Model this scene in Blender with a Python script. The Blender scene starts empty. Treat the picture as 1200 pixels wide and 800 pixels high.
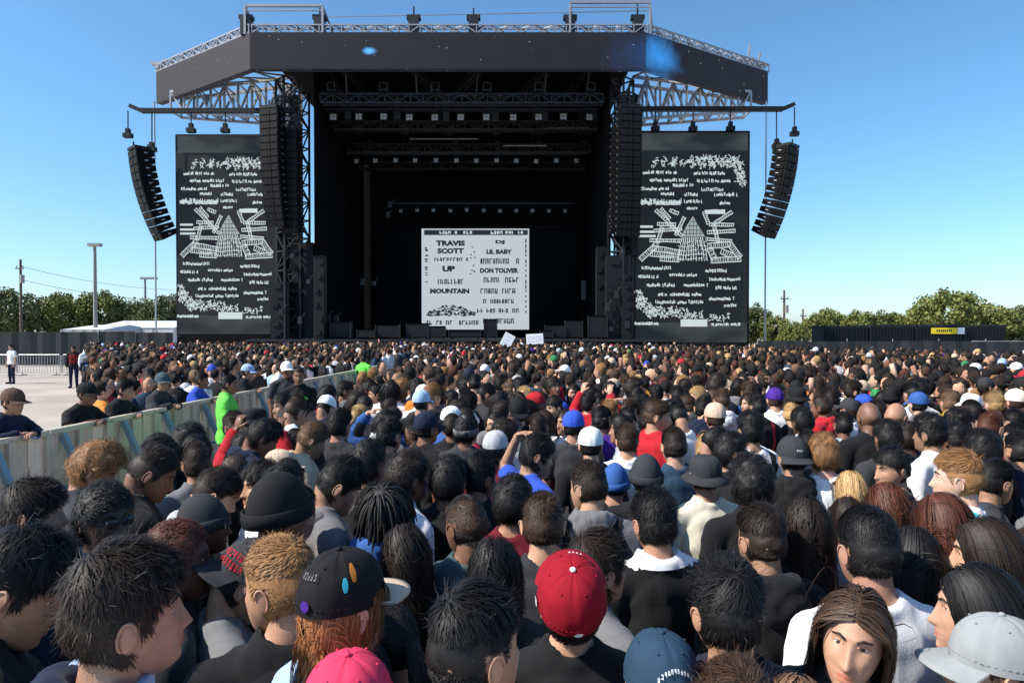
import bpy, bmesh, math, random
import numpy as np
from mathutils import Vector, Matrix, noise, Quaternion

random.seed(7)
RNG = np.random.default_rng(7)
scene = bpy.context.scene
COL = scene.collection
R = math.radians

# ------------------------------------------------------------------ camera
EYE = 2.40
PITCH = math.atan(12 / 800)
cam_data = bpy.data.cameras.new('camera')
cam_data.lens = 24
cam_data.sensor_width = 36
cam_data.clip_start = 0.05
cam_data.clip_end = 3000
cam = bpy.data.objects.new('camera', cam_data)
cam.location = (0, 0, EYE)
cam.rotation_euler = (math.pi / 2 - PITCH, 0, 0)
COL.objects.link(cam)
scene.camera = cam

# ------------------------------------------------------------------ sky, sun, exposure
SUN_EL, SUN_AZ = R(45), R(-107)      # azimuth clockwise from +Y: the sun stands to the left
world = bpy.data.worlds.new('World')
scene.world = world
world.use_nodes = True
wn = world.node_tree.nodes
bg = wn['Background']
sky = wn.new('ShaderNodeTexSky')
sky.sky_type = 'NISHITA'
sky.sun_disc = False
sky.sun_elevation = SUN_EL
sky.sun_rotation = SUN_AZ
sky.air_density = 1.0
sky.dust_density = 0.6
sky.ozone_density = 8.0
hsv = wn.new('ShaderNodeHueSaturation')
hsv.inputs['Hue'].default_value = .490
hsv.inputs['Saturation'].default_value = 1.04
world.node_tree.links.new(sky.outputs[0], hsv.inputs['Color'])
world.node_tree.links.new(hsv.outputs[0], bg.inputs[0])
bg.inputs[1].default_value = 0.14
sun_data = bpy.data.lights.new('sun', 'SUN')
sun_data.energy = 5.0
sun_data.angle = R(0.5)
sun_data.color = (1.0, 0.94, 0.85)
sun = bpy.data.objects.new('sun', sun_data)
to_sun = Vector((math.sin(SUN_AZ) * math.cos(SUN_EL), math.cos(SUN_AZ) * math.cos(SUN_EL), math.sin(SUN_EL)))
sun.rotation_euler = to_sun.to_track_quat('Z', 'Y').to_euler()
COL.objects.link(sun)
vs = scene.view_settings
vs.view_transform = 'Standard'
vs.look = 'None'
vs.gamma = 1
vs.exposure = 0.55
vs.use_curve_mapping = False


# ------------------------------------------------------------------ helpers
def at(px, py, Y):
    """photo pixel (1200x800) seen on the plane at depth Y"""
    dx, dz = (px - 600) / 800, (400 - py) / 800
    c, s = math.cos(PITCH), math.sin(PITCH)
    fy, fz = c + dz * s, -s + dz * c
    return Vector((dx / fy * Y, Y, EYE + fz / fy * Y))


def tag(o, label=None, cat=None, group=None, kind=None):
    if label: o['label'] = label
    if cat: o['category'] = cat
    if group: o['group'] = group
    if kind: o['kind'] = kind
    return o


def empty(name, loc=(0, 0, 0), rz=0):
    o = bpy.data.objects.new(name, None)
    COL.objects.link(o)
    o.location = loc
    o.rotation_euler = (0, 0, rz)
    return o


def link(name, me, parent=None, mat=None, loc=None):
    o = bpy.data.objects.new(name, me)
    COL.objects.link(o)
    if mat is not None and len(me.materials) == 0:
        me.materials.append(mat)
    if parent is not None:
        o.parent = parent
    if loc is not None:
        o.location = loc
    return o


class MB:
    """collects simple shapes into one mesh"""
    def __init__(s):
        s.v, s.f = [], []

    def add(s, v, f):
        b = len(s.v)
        s.v += [tuple(p) for p in v]
        s.f += [tuple(i + b for i in q) for q in f]
        return s

    def box(s, c, d, m=None):
        x, y, z = (k / 2 for k in d)
        v = [Vector((i, j, k)) for k in (-z, z) for j in (-y, y) for i in (-x, x)]
        if m is not None: v = [m @ p for p in v]
        v = [p + Vector(c) for p in v]
        return s.add(v, [(0, 2, 3, 1), (4, 5, 7, 6), (0, 1, 5, 4), (2, 6, 7, 3), (0, 4, 6, 2), (1, 3, 7, 5)])

    def bar(s, a, b, w, h=None, n=4, w2=None):
        a, b = Vector(a), Vector(b)
        d = b - a
        if d.length < 1e-6: return s
        q = d.to_track_quat('Z', 'Y')
        h = h or w
        k = (w2 / w) if w2 else 1
        v = []
        for p, sc in ((a, 1), (b, k)):
            for i in range(n):
                t = 2 * math.pi * (i + .5) / n
                rr = 1 / math.cos(math.pi / n) if n == 4 else 1
                v.append(p + q @ Vector((math.cos(t) * w / 2 * rr * sc, math.sin(t) * h / 2 * rr * sc, 0)))
        f = [(i, (i + 1) % n, n + (i + 1) % n, n + i) for i in range(n)]
        f += [tuple(range(n - 1, -1, -1)), tuple(range(n, 2 * n))]
        return s.add(v, f)

    def tube(s, pts, rad, n=6, cap=True):
        """tube along points with a radius each"""
        pts = [Vector(p) for p in pts]
        if not hasattr(rad, '__len__'): rad = [rad] * len(pts)
        rings = []
        up = None
        for i, p in enumerate(pts):
            d = (pts[min(i + 1, len(pts) - 1)] - pts[max(i - 1, 0)]).normalized()
            if up is None:
                up = d.orthogonal().normalized()
            else:
                up = (up - d * up.dot(d)).normalized()
            w = d.cross(up)
            rings.append([p + (up * math.cos(2 * math.pi * j / n) + w * math.sin(2 * math.pi * j / n)) * rad[i] for j in range(n)])
        v = [p for r in rings for p in r]
        f = []
        for i in range(len(pts) - 1):
            for j in range(n):
                f.append((i * n + j, i * n + (j + 1) % n, (i + 1) * n + (j + 1) % n, (i + 1) * n + j))
        if cap:
            f += [tuple(range(n - 1, -1, -1)), tuple((len(pts) - 1) * n + j for j in range(n))]
        return s.add(v, f)

    def ell(s, c, r, nu=12, nv=8, m=None):
        v = [Vector((0, 0, r[2]))]
        for i in range(1, nv):
            t = math.pi * i / nv
            for j in range(nu):
                a = 2 * math.pi * j / nu
                v.append(Vector((r[0] * math.sin(t) * math.cos(a), r[1] * math.sin(t) * math.sin(a), r[2] * math.cos(t))))
        v.append(Vector((0, 0, -r[2])))
        if m is not None: v = [m @ p for p in v]
        v = [p + Vector(c) for p in v]
        f = [(0, 1 + j, 1 + (j + 1) % nu) for j in range(nu)]
        for i in range(nv - 2):
            for j in range(nu):
                a, b = 1 + i * nu + j, 1 + i * nu + (j + 1) % nu
                f.append((a, a + nu, b + nu, b))
        e = len(v) - 1
        f += [(e, 1 + (nv - 2) * nu + (j + 1) % nu, 1 + (nv - 2) * nu + j) for j in range(nu)]
        return s.add(v, f)

    def quad(s, a, b, c, d):
        return s.add([a, b, c, d], [(0, 1, 2, 3)])

    def truss(s, a, b, w, h, bay, r=.05, r2=.03, up=(0, 0, 1)):
        a, b = Vector(a), Vector(b)
        d = (b - a); L = d.length; d.normalize()
        up = Vector(up)
        side = d.cross(up)
        if side.length < 1e-3: side = d.orthogonal()
        side.normalize(); up = side.cross(d)
        n = max(1, round(L / bay))
        cs = [side * (i * w / 2) + up * (j * h / 2) for i, j in ((-1, -1), (1, -1), (1, 1), (-1, 1))]
        for c in cs: s.bar(a + c, b + c, r * 2)
        for k in range(n + 1):
            p = a + d * (L * k / n)
            for q in range(4): s.bar(p + cs[q], p + cs[(q + 1) % 4], r2 * 2)
            if k < n:
                p2 = a + d * (L * (k + 1) / n)
                for q in range(4):
                    if (k + q) % 2: s.bar(p + cs[q], p2 + cs[(q + 1) % 4], r2 * 2)
                    else: s.bar(p2 + cs[q], p + cs[(q + 1) % 4], r2 * 2)
        return s

    def mesh(s, name, mat=None, smooth=False):
        me = bpy.data.meshes.new(name)
        me.from_pydata([tuple(p) for p in s.v], [], s.f)
        if mat is not None: me.materials.append(mat)
        if smooth: me.polygons.foreach_set('use_smooth', [True] * len(me.polygons))
        me.update()
        return me

    def build(s, name, mat, parent=None, smooth=False, loc=None):
        return link(name, s.mesh(name, mat, smooth), parent, None, loc)


# ------------------------------------------------------------------ materials
def newmat(name):
    m = bpy.data.materials.new(name)
    m.use_nodes = True
    nt = m.node_tree
    return m, nt.nodes, nt.links, nt.nodes['Principled BSDF']


def plain(name, col, rough=.6, metal=0, var=.15, scale=3.0, bump=0.0, bscale=40, spec=.5):
    m, n, l, p = newmat(name)
    p.inputs['Roughness'].default_value = rough
    p.inputs['Metallic'].default_value = metal
    p.inputs['Specular IOR Level'].default_value = spec
    tc = n.new('ShaderNodeTexCoord')
    nz = n.new('ShaderNodeTexNoise')
    nz.inputs['Scale'].default_value = scale
    nz.inputs['Detail'].default_value = 6
    nz.inputs['Roughness'].default_value = .65
    l.new(tc.outputs['Object'], nz.inputs['Vector'])
    mx = n.new('ShaderNodeMix'); mx.data_type = 'RGBA'
    mx.inputs[6].default_value = (*[c * (1 - var) for c in col], 1)
    mx.inputs[7].default_value = (*[min(1, c * (1 + var)) for c in col], 1)
    l.new(nz.outputs['Fac'], mx.inputs[0])
    l.new(mx.outputs[2], p.inputs['Base Color'])
    if bump:
        nb = n.new('ShaderNodeTexNoise'); nb.inputs['Scale'].default_value = bscale; nb.inputs['Detail'].default_value = 5
        l.new(tc.outputs['Object'], nb.inputs['Vector'])
        b = n.new('ShaderNodeBump'); b.inputs['Strength'].default_value = bump; b.inputs['Distance'].default_value = .02
        l.new(nb.outputs['Fac'], b.inputs['Height'])
        l.new(b.outputs[0], p.inputs['Normal'])
    return m


def emissive(name, col, strength, base=(.02, .02, .02)):
    m, n, l, p = newmat(name)
    p.inputs['Base Color'].default_value = (*base, 1)
    p.inputs['Roughness'].default_value = .6
    p.inputs['Emission Color'].default_value = (*col, 1)
    p.inputs['Emission Strength'].default_value = strength
    return m


def objcol(name, rough, tint=(1, 1, 1), var=.12, scale=20, bump=0., bscale=60, sheen=0., spec=.5, sss=0.):
    """colour comes from each object's own colour"""
    m, n, l, p = newmat(name)
    oi = n.new('ShaderNodeObjectInfo')
    tc = n.new('ShaderNodeTexCoord')
    nz = n.new('ShaderNodeTexNoise'); nz.inputs['Scale'].default_value = scale; nz.inputs['Detail'].default_value = 5
    l.new(tc.outputs['Object'], nz.inputs['Vector'])
    mr = n.new('ShaderNodeMapRange')
    mr.inputs['From Min'].default_value = .25; mr.inputs['From Max'].default_value = .75
    mr.inputs['To Min'].default_value = 1 - var; mr.inputs['To Max'].default_value = 1 + var
    l.new(nz.outputs['Fac'], mr.inputs['Value'])
    t = n.new('ShaderNodeMix'); t.data_type = 'RGBA'; t.blend_type = 'MULTIPLY'
    t.inputs[0].default_value = 1
    t.inputs[7].default_value = (*tint, 1)
    l.new(oi.outputs['Color'], t.inputs[6])
    v = n.new('ShaderNodeVectorMath'); v.operation = 'SCALE'
    l.new(t.outputs[2], v.inputs[0]); l.new(mr.outputs[0], v.inputs['Scale'])
    l.new(v.outputs[0], p.inputs['Base Color'])
    p.inputs['Roughness'].default_value = rough
    p.inputs['Specular IOR Level'].default_value = spec
    if sheen:
        p.inputs['Sheen Weight'].default_value = sheen
        p.inputs['Sheen Roughness'].default_value = .5
    if sss:
        p.inputs['Subsurface Weight'].default_value = sss
        p.inputs['Subsurface Radius'].default_value = (1, .35, .2)
        p.inputs['Subsurface Scale'].default_value = .008
    if bump:
        nb = n.new('ShaderNodeTexNoise'); nb.inputs['Scale'].default_value = bscale; nb.inputs['Detail'].default_value = 4
        l.new(tc.outputs['Object'], nb.inputs['Vector'])
        b = n.new('ShaderNodeBump'); b.inputs['Strength'].default_value = bump; b.inputs['Distance'].default_value = .01
        l.new(nb.outputs['Fac'], b.inputs['Height']); l.new(b.outputs[0], p.inputs['Normal'])
    return m


def hairmat(name):
    m, n, l, p = newmat(name)
    oi = n.new('ShaderNodeObjectInfo')
    ge = n.new('ShaderNodeNewGeometry')
    mr = n.new('ShaderNodeMapRange')
    mr.inputs['To Min'].default_value = .55; mr.inputs['To Max'].default_value = 1.6
    l.new(ge.outputs['Random Per Island'], mr.inputs['Value'])
    tc = n.new('ShaderNodeTexCoord')
    nz = n.new('ShaderNodeTexNoise'); nz.inputs['Scale'].default_value = 330; nz.inputs['Detail'].default_value = 3
    l.new(tc.outputs['Object'], nz.inputs['Vector'])
    m2 = n.new('ShaderNodeMapRange'); m2.inputs['From Min'].default_value = .3; m2.inputs['From Max'].default_value = .7
    m2.inputs['To Min'].default_value = .7; m2.inputs['To Max'].default_value = 1.3
    l.new(nz.outputs['Fac'], m2.inputs['Value'])
    ml = n.new('ShaderNodeMath'); ml.operation = 'MULTIPLY'
    l.new(mr.outputs[0], ml.inputs[0]); l.new(m2.outputs[0], ml.inputs[1])
    bu = n.new('ShaderNodeBump'); bu.inputs['Strength'].default_value = .12; bu.inputs['Distance'].default_value = .002
    l.new(nz.outputs['Fac'], bu.inputs['Height']); l.new(bu.outputs[0], p.inputs['Normal'])
    v = n.new('ShaderNodeVectorMath'); v.operation = 'SCALE'
    l.new(oi.outputs['Color'], v.inputs[0]); l.new(ml.outputs[0], v.inputs['Scale'])
    l.new(v.outputs[0], p.inputs['Base Color'])
    p.inputs['Roughness'].default_value = .58
    p.inputs['Specular IOR Level'].default_value = .34
    return m


M = {}
M['skin'] = objcol('skin', .48, var=.17, scale=32, bump=.16, bscale=260, spec=.42, sss=.12)
M['lips'] = objcol('lips', .42, tint=(1, .70, .66), var=.05)
M['eye'] = plain('eye_white', (.7, .68, .64), .2, var=.05)
M['pupil'] = plain('pupil', (.02, .012, .008), .15, var=.05)
M['brow'] = plain('brow', (.018, .012, .009), .7, var=.2)
M['cloth'] = objcol('cloth', .9, var=.12, scale=11, bump=.10, bscale=130, sheen=.06, spec=.18)
M['capcloth'] = objcol('cap_cloth', .85, var=.08, scale=25, bump=.14, bscale=420, spec=.2)
M['sheet'] = objcol('barrier_sheet', .55, var=.16, scale=5, bump=.15, bscale=14, spec=.4)
M['denim'] = objcol('denim', .9, var=.25, scale=6, bump=.2, bscale=80, spec=.2)
M['hair'] = hairmat('hair')
M['black_metal'] = plain('black_metal', (.009, .009, .010), .6, 0, .3, spec=.25)
M['steel'] = plain('aluminium', (.42, .42, .43), .38, .75, .2, 1.5)
M['truss'] = plain('truss_aluminium', (.33, .33, .345), .45, .35, .2, 1.0)
M['dark_truss'] = plain('dark_truss', (.022, .022, .024), .5, .3, .3)
M['drape'] = plain('black_drape', (.006, .006, .0065), .95, 0, .3, .6, spec=.1)
M['deck'] = plain('stage_deck', (.012, .012, .013), .7, 0, .3)
M['speaker'] = plain('speaker_black', (.004, .004, .0045), .75, 0, .3, 4, bump=.3, bscale=60, spec=.15)
M['grille'] = plain('speaker_grille', (.010, .0095, .0095), .7, 0, .4, 9, spec=.2)
M['plate'] = plain('barrier_plate', (.60, .53, .41), .5, .25, .22, 2.2, bump=.15, bscale=14)
M['brace'] = plain('barrier_brace', (.24, .34, .38), .45, .3, .15, 4)
M['rack'] = plain('bike_rack', (.42, .42, .42), .45, .5, .1)
M['tarp'] = plain('black_tarp', (.02, .024, .028), .8, 0, .45, 1.1, bump=.4, bscale=2, spec=.3)
M['white_roof'] = plain('white_canvas', (.6, .6, .6), .6, 0, .06, .6)
M['pole'] = plain('pole_steel', (.28, .27, .26), .6, .3, .15)
M['wood'] = plain('pole_wood', (.11, .085, .065), .9, 0, .3, 5)
M['bark'] = plain('bark', (.10, .075, .055), .9, 0, .35, 6, bump=.6, bscale=20)
M['paper'] = plain('paper', (.78, .79, .8), .7, 0, .05)
M['yellow'] = plain('yellow_sign', (.85, .62, .02), .6, 0, .06)
M['ink'] = plain('ink', (.015, .015, .015), .7)
M['wallpaint'] = plain('pale_render', (.5, .42, .33), .9, 0, .12, .8)
M['roofing'] = plain('roofing', (.16, .1, .08), .9, 0, .2, 1)
M['glass'] = plain('dark_glass', (.02, .025, .03), .12)
M['lamp'] = plain('lamp_face', (.36, .36, .35), .3, 0, .15, 8)


def leafmat(name, a, b):
    m, n, l, p = newmat(name)
    ge = n.new('ShaderNodeNewGeometry')
    mx = n.new('ShaderNodeMix'); mx.data_type = 'RGBA'
    mx.inputs[6].default_value = (*a, 1); mx.inputs[7].default_value = (*b, 1)
    l.new(ge.outputs['Random Per Island'], mx.inputs[0])
    l.new(mx.outputs[2], p.inputs['Base Color'])
    p.inputs['Roughness'].default_value = .6
    p.inputs['Specular IOR Level'].default_value = .3
    return m


M['leaf'] = leafmat('leaf_green', (.075, .10, .022), (.24, .25, .07))
M['leaf_dark'] = leafmat('leaf_dark', (.05, .07, .024), (.15, .17, .06))


def ground_mat():
    m, n, l, p = newmat('worn_concrete')
    tc = n.new('ShaderNodeTexCoord')
    a = n.new('ShaderNodeTexNoise'); a.inputs['Scale'].default_value = .35; a.inputs['Detail'].default_value = 8
    b = n.new('ShaderNodeTexNoise'); b.inputs['Scale'].default_value = 22; b.inputs['Detail'].default_value = 8
    for q in (a, b): l.new(tc.outputs['Object'], q.inputs['Vector'])
    r = n.new('ShaderNodeValToRGB')
    r.color_ramp.elements[0].color = (.30, .26, .22, 1); r.color_ramp.elements[1].color = (.47, .41, .35, 1)
    r.color_ramp.elements[0].position = .3; r.color_ramp.elements[1].position = .7
    l.new(a.outputs['Fac'], r.inputs[0])
    mx = n.new('ShaderNodeMix'); mx.data_type = 'RGBA'; mx.blend_type = 'OVERLAY'; mx.inputs[0].default_value = .5
    l.new(r.outputs[0], mx.inputs[6]); l.new(b.outputs['Fac'], mx.inputs[7])
    l.new(mx.outputs[2], p.inputs['Base Color'])
    p.inputs['Roughness'].default_value = .9
    bu = n.new('ShaderNodeBump'); bu.inputs['Strength'].default_value = .4; bu.inputs['Distance'].default_value = .01
    l.new(b.outputs['Fac'], bu.inputs['Height']); l.new(bu.outputs[0], p.inputs['Normal'])
    return m


# ------------------------------------------------------------------ ground
g = MB()
g.quad((-900, -60, 0), (900, -60, 0), (900, 1500, 0), (-900, 1500, 0))
tag(g.build('ground', ground_mat()), 'sandy worn concrete ground of the festival site', None, None, 'structure')


# ================================================================== THE STAGE
YH = 45.0                                   # depth of the header's middle face
ZT, ZB = at(525, 38, YH).z, at(525, 81, YH).z
XL, XR = at(293, 38, YH).x, at(757, 38, YH).x
YW = 51.8
XLO, XRO = at(183, 83, YW).x, at(900, 80, YW).x
stage = empty('festival_stage', ((XL + XR) / 2, YH, 0))
tag(stage, 'huge black outdoor concert stage with swept roof header and open front', 'stage')
S0 = Vector(stage.location)


def sp(mb, name, mat, parent=stage, smooth=False):
    """part of the stage: world coordinates in, local out"""
    o = mb.build(name, mat, None, smooth)
    o.location = -S0 if parent is stage else (0, 0, 0)
    o.parent = parent
    return o


# header screens ------------------------------------------------------
def header_mat(name, glow, glow2, strength, base=(.005, .005, .006)):
    m, n, l, p = newmat(name)
    tc = n.new('ShaderNodeTexCoord')
    p.inputs['Base Color'].default_value = (*base, 1)
    p.inputs['Roughness'].default_value = .6
    p.inputs['Specular IOR Level'].default_value = .2
    vo = n.new('ShaderNodeTexVoronoi'); vo.inputs['Scale'].default_value = 1.7
    l.new(tc.outputs['Object'], vo.inputs['Vector'])
    st = n.new('ShaderNodeMapRange')
    st.inputs['From Min'].default_value = .075; st.inputs['From Max'].default_value = 0
    st.inputs['To Min'].default_value = 0; st.inputs['To Max'].default_value = .5
    l.new(vo.outputs['Distance'], st.inputs['Value'])
    bn = n.new('ShaderNodeTexNoise'); bn.inputs['Scale'].default_value = .9; bn.inputs['Detail'].default_value = 10; bn.inputs['Roughness'].default_value = .75
    l.new(tc.outputs['Object'], bn.inputs['Vector'])
    cr = n.new('ShaderNodeValToRGB')
    cr.color_ramp.elements[0].color = (.004, .0045, .007, 1); cr.color_ramp.elements[1].color = (.013, .0135, .020, 1)
    l.new(bn.outputs['Fac'], cr.inputs[0])
    last = cr.outputs[0]
    for (c, rx, rz, col) in (glow, glow2):
        if c is None: continue
        sub = n.new('ShaderNodeVectorMath'); sub.operation = 'SUBTRACT'; sub.inputs[1].default_value = c
        l.new(tc.outputs['Object'], sub.inputs[0])
        dv = n.new('ShaderNodeVectorMath'); dv.operation = 'MULTIPLY'; dv.inputs[1].default_value = (1 / rx, 0, 1 / rz)
        l.new(sub.outputs[0], dv.inputs[0])
        ln = n.new('ShaderNodeVectorMath'); ln.operation = 'LENGTH'
        l.new(dv.outputs[0], ln.inputs[0])
        nz = n.new('ShaderNodeTexNoise'); nz.inputs['Scale'].default_value = 1.4; nz.inputs['Detail'].default_value = 6
        l.new(tc.outputs['Object'], nz.inputs['Vector'])
        ad = n.new('ShaderNodeMath'); ad.operation = 'MULTIPLY_ADD'; ad.inputs[1].default_value = .5; ad.inputs[2].default_value = -.25
        l.new(nz.outputs['Fac'], ad.inputs[0])
        a2 = n.new('ShaderNodeMath'); l.new(ln.outputs['Value'], a2.inputs[0]); l.new(ad.outputs[0], a2.inputs[1])
        mr = n.new('ShaderNodeMapRange'); mr.interpolation_type = 'SMOOTHSTEP'
        mr.inputs['From Min'].default_value = 1; mr.inputs['From Max'].default_value = 0
        l.new(a2.outputs[0], mr.inputs['Value'])
        mx = n.new('ShaderNodeMix'); mx.data_type = 'RGBA'; mx.inputs[7].default_value = (*col, 1)
        l.new(mr.outputs[0], mx.inputs[0]); l.new(last, mx.inputs[6])
        last = mx.outputs[2]
    add = n.new('ShaderNodeMix'); add.data_type = 'RGBA'; add.blend_type = 'ADD'; add.inputs[0].default_value = 1
    l.new(last, add.inputs[6]); l.new(st.outputs[0], add.inputs[7])
    l.new(add.outputs[2], p.inputs['Emission Color'])
    p.inputs['Emission Strength'].default_value = strength
    return m


def slab(a, b, zb, zt, t):
    """upright panel between two plan points, t thick (behind)"""
    a, b = Vector((a[0], a[1], 0)), Vector((b[0], b[1], 0))
    d = (b - a).normalized(); nrm = Vector((-d.y, d.x, 0)) * t
    v = [a, b, b + nrm, a + nrm]
    vv = [Vector((p.x, p.y, zb)) for p in v] + [Vector((p.x, p.y, zt)) for p in v]
    return MB().add(vv, [(0, 1, 5, 4), (1, 2, 6, 5), (2, 3, 7, 6), (3, 0, 4, 7), (3, 2, 1, 0), (4, 5, 6, 7)])


pA = at(790, 70, YH)
pB = at(433, 60, YH)
h1 = sp(slab((XL, YH), (XR, YH), ZB, ZT, .5), 'header_screen',
        header_mat('header_middle', ((pA.x - .5, YH, pA.z + .3), 5.0, 2.2, (.010, .035, .11)), ((pB.x, YH, pB.z), .6, .33, (.1, .45, 1.0)), 1.0))
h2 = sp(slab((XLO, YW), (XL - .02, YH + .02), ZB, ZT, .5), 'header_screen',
        header_mat('header_wing_painted_sun', (None, 1, 1, (0, 0, 0)), (None, 1, 1, (0, 0, 0)), 1.0, (.032, .025, .023)))  # lighter brown base: grazing sun on this wing painted into its colour
h3 = sp(slab((XR + .02, YH + .02), (XRO, YW), ZB, ZT, .5), 'header_screen',
        header_mat('header_wing_blue', ((XR + .9, YH, ZB + 1.1), 2.2, 1.7, (.03, .20, .55)), (None, 1, 1, (0, 0, 0)), 1.0))
# trusses on top of the header
for (a, b, oy) in (((XL, YH), (XR, YH), .6), ((XLO, YW), (XL, YH), .5), ((XR, YH), (XRO, YW), .5)):
    sp(MB().truss((a[0], a[1] + oy, ZT + .34), (b[0], b[1] + oy, ZT + .34), .6, .55, .75, .045, .032), 'parapet_truss', M['truss'])
# hoist towers and safety frames standing on the header
for px, top in ((485, 8), (555, 10), (668, 2), (747, 6), (289, 12), (375, 10)):
    p = at(px, 30, YH + .6); t = at(px, top, YH + .6).z
    b = MB().box((p.x, p.y, ZT + .55), (.65, .6, 1.1)).box((p.x, p.y, ZT + 1.2), (.9, .5, .25))
    b.bar((p.x, p.y, ZT + 1.2), (p.x, p.y, t), .1)
    sp(b, 'hoist_post', M['dark_truss'])
for x0, x1, y0 in ((287, 378, 7), (668, 762, 3)):
    a, c = at(x0, y0, YH + .3), at(x1, y0, YH + .3)
    b = MB()
    for p in (a, c):
        b.bar((p.x, p.y, ZT), (p.x, p.y, p.z), .14)
        b.bar((p.x, p.y, p.z), (p.x + .55, p.y + 1.6, ZT), .1)
    b.bar(a, c, .16)
    b.bar((a.x, a.y, a.z - .3), (c.x, c.y, c.z - .3), .08)
    sp(b, 'rigging_frame', M['truss'])
for px, Y, dz in ((187, YW, 1.1), (890, YW, 1.6), (878, 51, 1.9)):
    p = at(px, 76, Y)
    b = MB().box((p.x, Y + .4, ZT + .55), (.8, .7, .5)).bar((p.x, Y + .4, ZT + .5), (p.x + .2, Y + .4, ZT + dz), .13).box((p.x - .5, Y + .4, ZT + .75), (.5, .4, .25))
    sp(b, 'hoist_post', M['truss'])
sp(MB().bar(at(385, 20, YH + .9), at(760, 13, YH + .9), .05), 'safety_line', M['steel'])

# roof, walls, deck
WL, WR = at(370, 300, 47).x, at(712, 300, 47).x
YB = 63.0
DECK = 1.85
rf = MB()
rf.box(((XL + XR) / 2, (YH + .7 + YB) / 2, ZT - .3), (XR - XL - .4, YB - YH - .7, .3))
sp(rf, 'roof', M['drape'])
sp(slab((WL - .6, YB), (WR + .6, YB), 0, ZT - .5, .3), 'back_drape', M['drape'])
# side drapes hang in folds
for x, sgn in ((WL, -1), (WR, 1)):
    b = MB(); n = 70; pts = []
    for k in range(n + 1):
        y = 47.2 + (YB - .2 - 47.2) * k / n
        pts.append((x + sgn * (.12 + .10 * math.sin(k * 1.9)), y))
    for k in range(n):
        (x0, y0), (x1, y1) = pts[k], pts[k + 1]
        b.quad((x0, y0, DECK), (x1, y1, DECK), (x1, y1, ZT - .5), (x0, y0, ZT - .5))
    sp(b, 'side_drape', M['drape'])
dk = MB()
dk.box(((WL + WR) / 2, (46.2 + YB) / 2, DECK - .15), (WR - WL + 9, YB - 46.2, .3))
for k in range(15):
    x = WL - 4 + (WR - WL + 8) * k / 14
    dk.box((x, 46.35, (DECK - .3) / 2), (.12, .12, DECK - .3))
sp(dk, 'deck', M['deck'])
sp(slab((WL - 4.4, 46.15), (WR + 4.4, 46.15), 0.02, DECK - .02, .05), 'deck_skirt', M['drape'])
sp(MB().box(((WL + WR) / 2, 46.1, DECK - .08), (WR - WL + 9, .08, .14)), 'deck_edge', M['dark_truss'])

# roof trusses under the ceiling: cross trusses and diagonal legs, seen faintly
for Y, z in ((47.5, 18.4), (51, 17.6), (55, 17.0), (59, 16.6)):
    sp(MB().truss((WL + .3, Y, z), (WR - .3, Y, z), .6, .6, .9, .05, .03), 'ceiling_truss', M['dark_truss'])
for k in range(6):
    x = WL + 1.2 + (WR - WL - 2.4) * k / 5
    sp(MB().truss((x, 46.6, 19.0), (x, 62, 18.2), .5, .5, 1.0, .045, .028), 'ceiling_truss', M['dark_truss'])
    for Y in (49.5, 53, 57): sp(MB().box((x + .5, Y, 17.9), (.45, .5, .6)).bar((x + .5, Y, 18.0), (x + .5, Y, 19.2), .07), 'fixture', M['dark_truss'])
for px in (405, 487, 560, 640, 690):
    p = at(px, 84, 47); q = at(px + (35 if px < 540 else -35), 118, 50)
    sp(MB().truss(p, q, .4, .4, .8, .045, .025), 'roof_strut', M['dark_truss'])
    q2 = at(px + (2 if px < 540 else -2), 112, 47.5)
    sp(MB().bar(p, q2, .12), 'hanger', M['dark_truss'])
for (x0, x1, y, Y) in ((520, 590, 113, 49), (640, 690, 150, 52), (480, 560, 163, 54), (590, 640, 171, 54)):
    a, b = at(x0, y, Y), at(x1, y, Y)
    sp(MB().bar(a, b, .09), 'pipe', M['truss'])

# four towers
for tx, Y in ((338, 47.6), (350, 50.5), (728, 47.6), (733, 50.5)):
    p = at(tx, 300, Y)
    sp(MB().truss((p.x, Y, 0), (p.x, Y, ZB + .2), 1.15, 1.15, 1.3, .07, .045), 'tower', M['dark_truss'])
# black cloth hung behind the towers
for x0, x1 in ((326, 351), (722, 750)):
    a, b = at(x0, 300, 51.6), at(x1, 300, 51.6)
    sp(slab((a.x, 51.6), (b.x, 51.6), .02, ZB + .6, .06), 'tower_drape', M['drape'])
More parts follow.
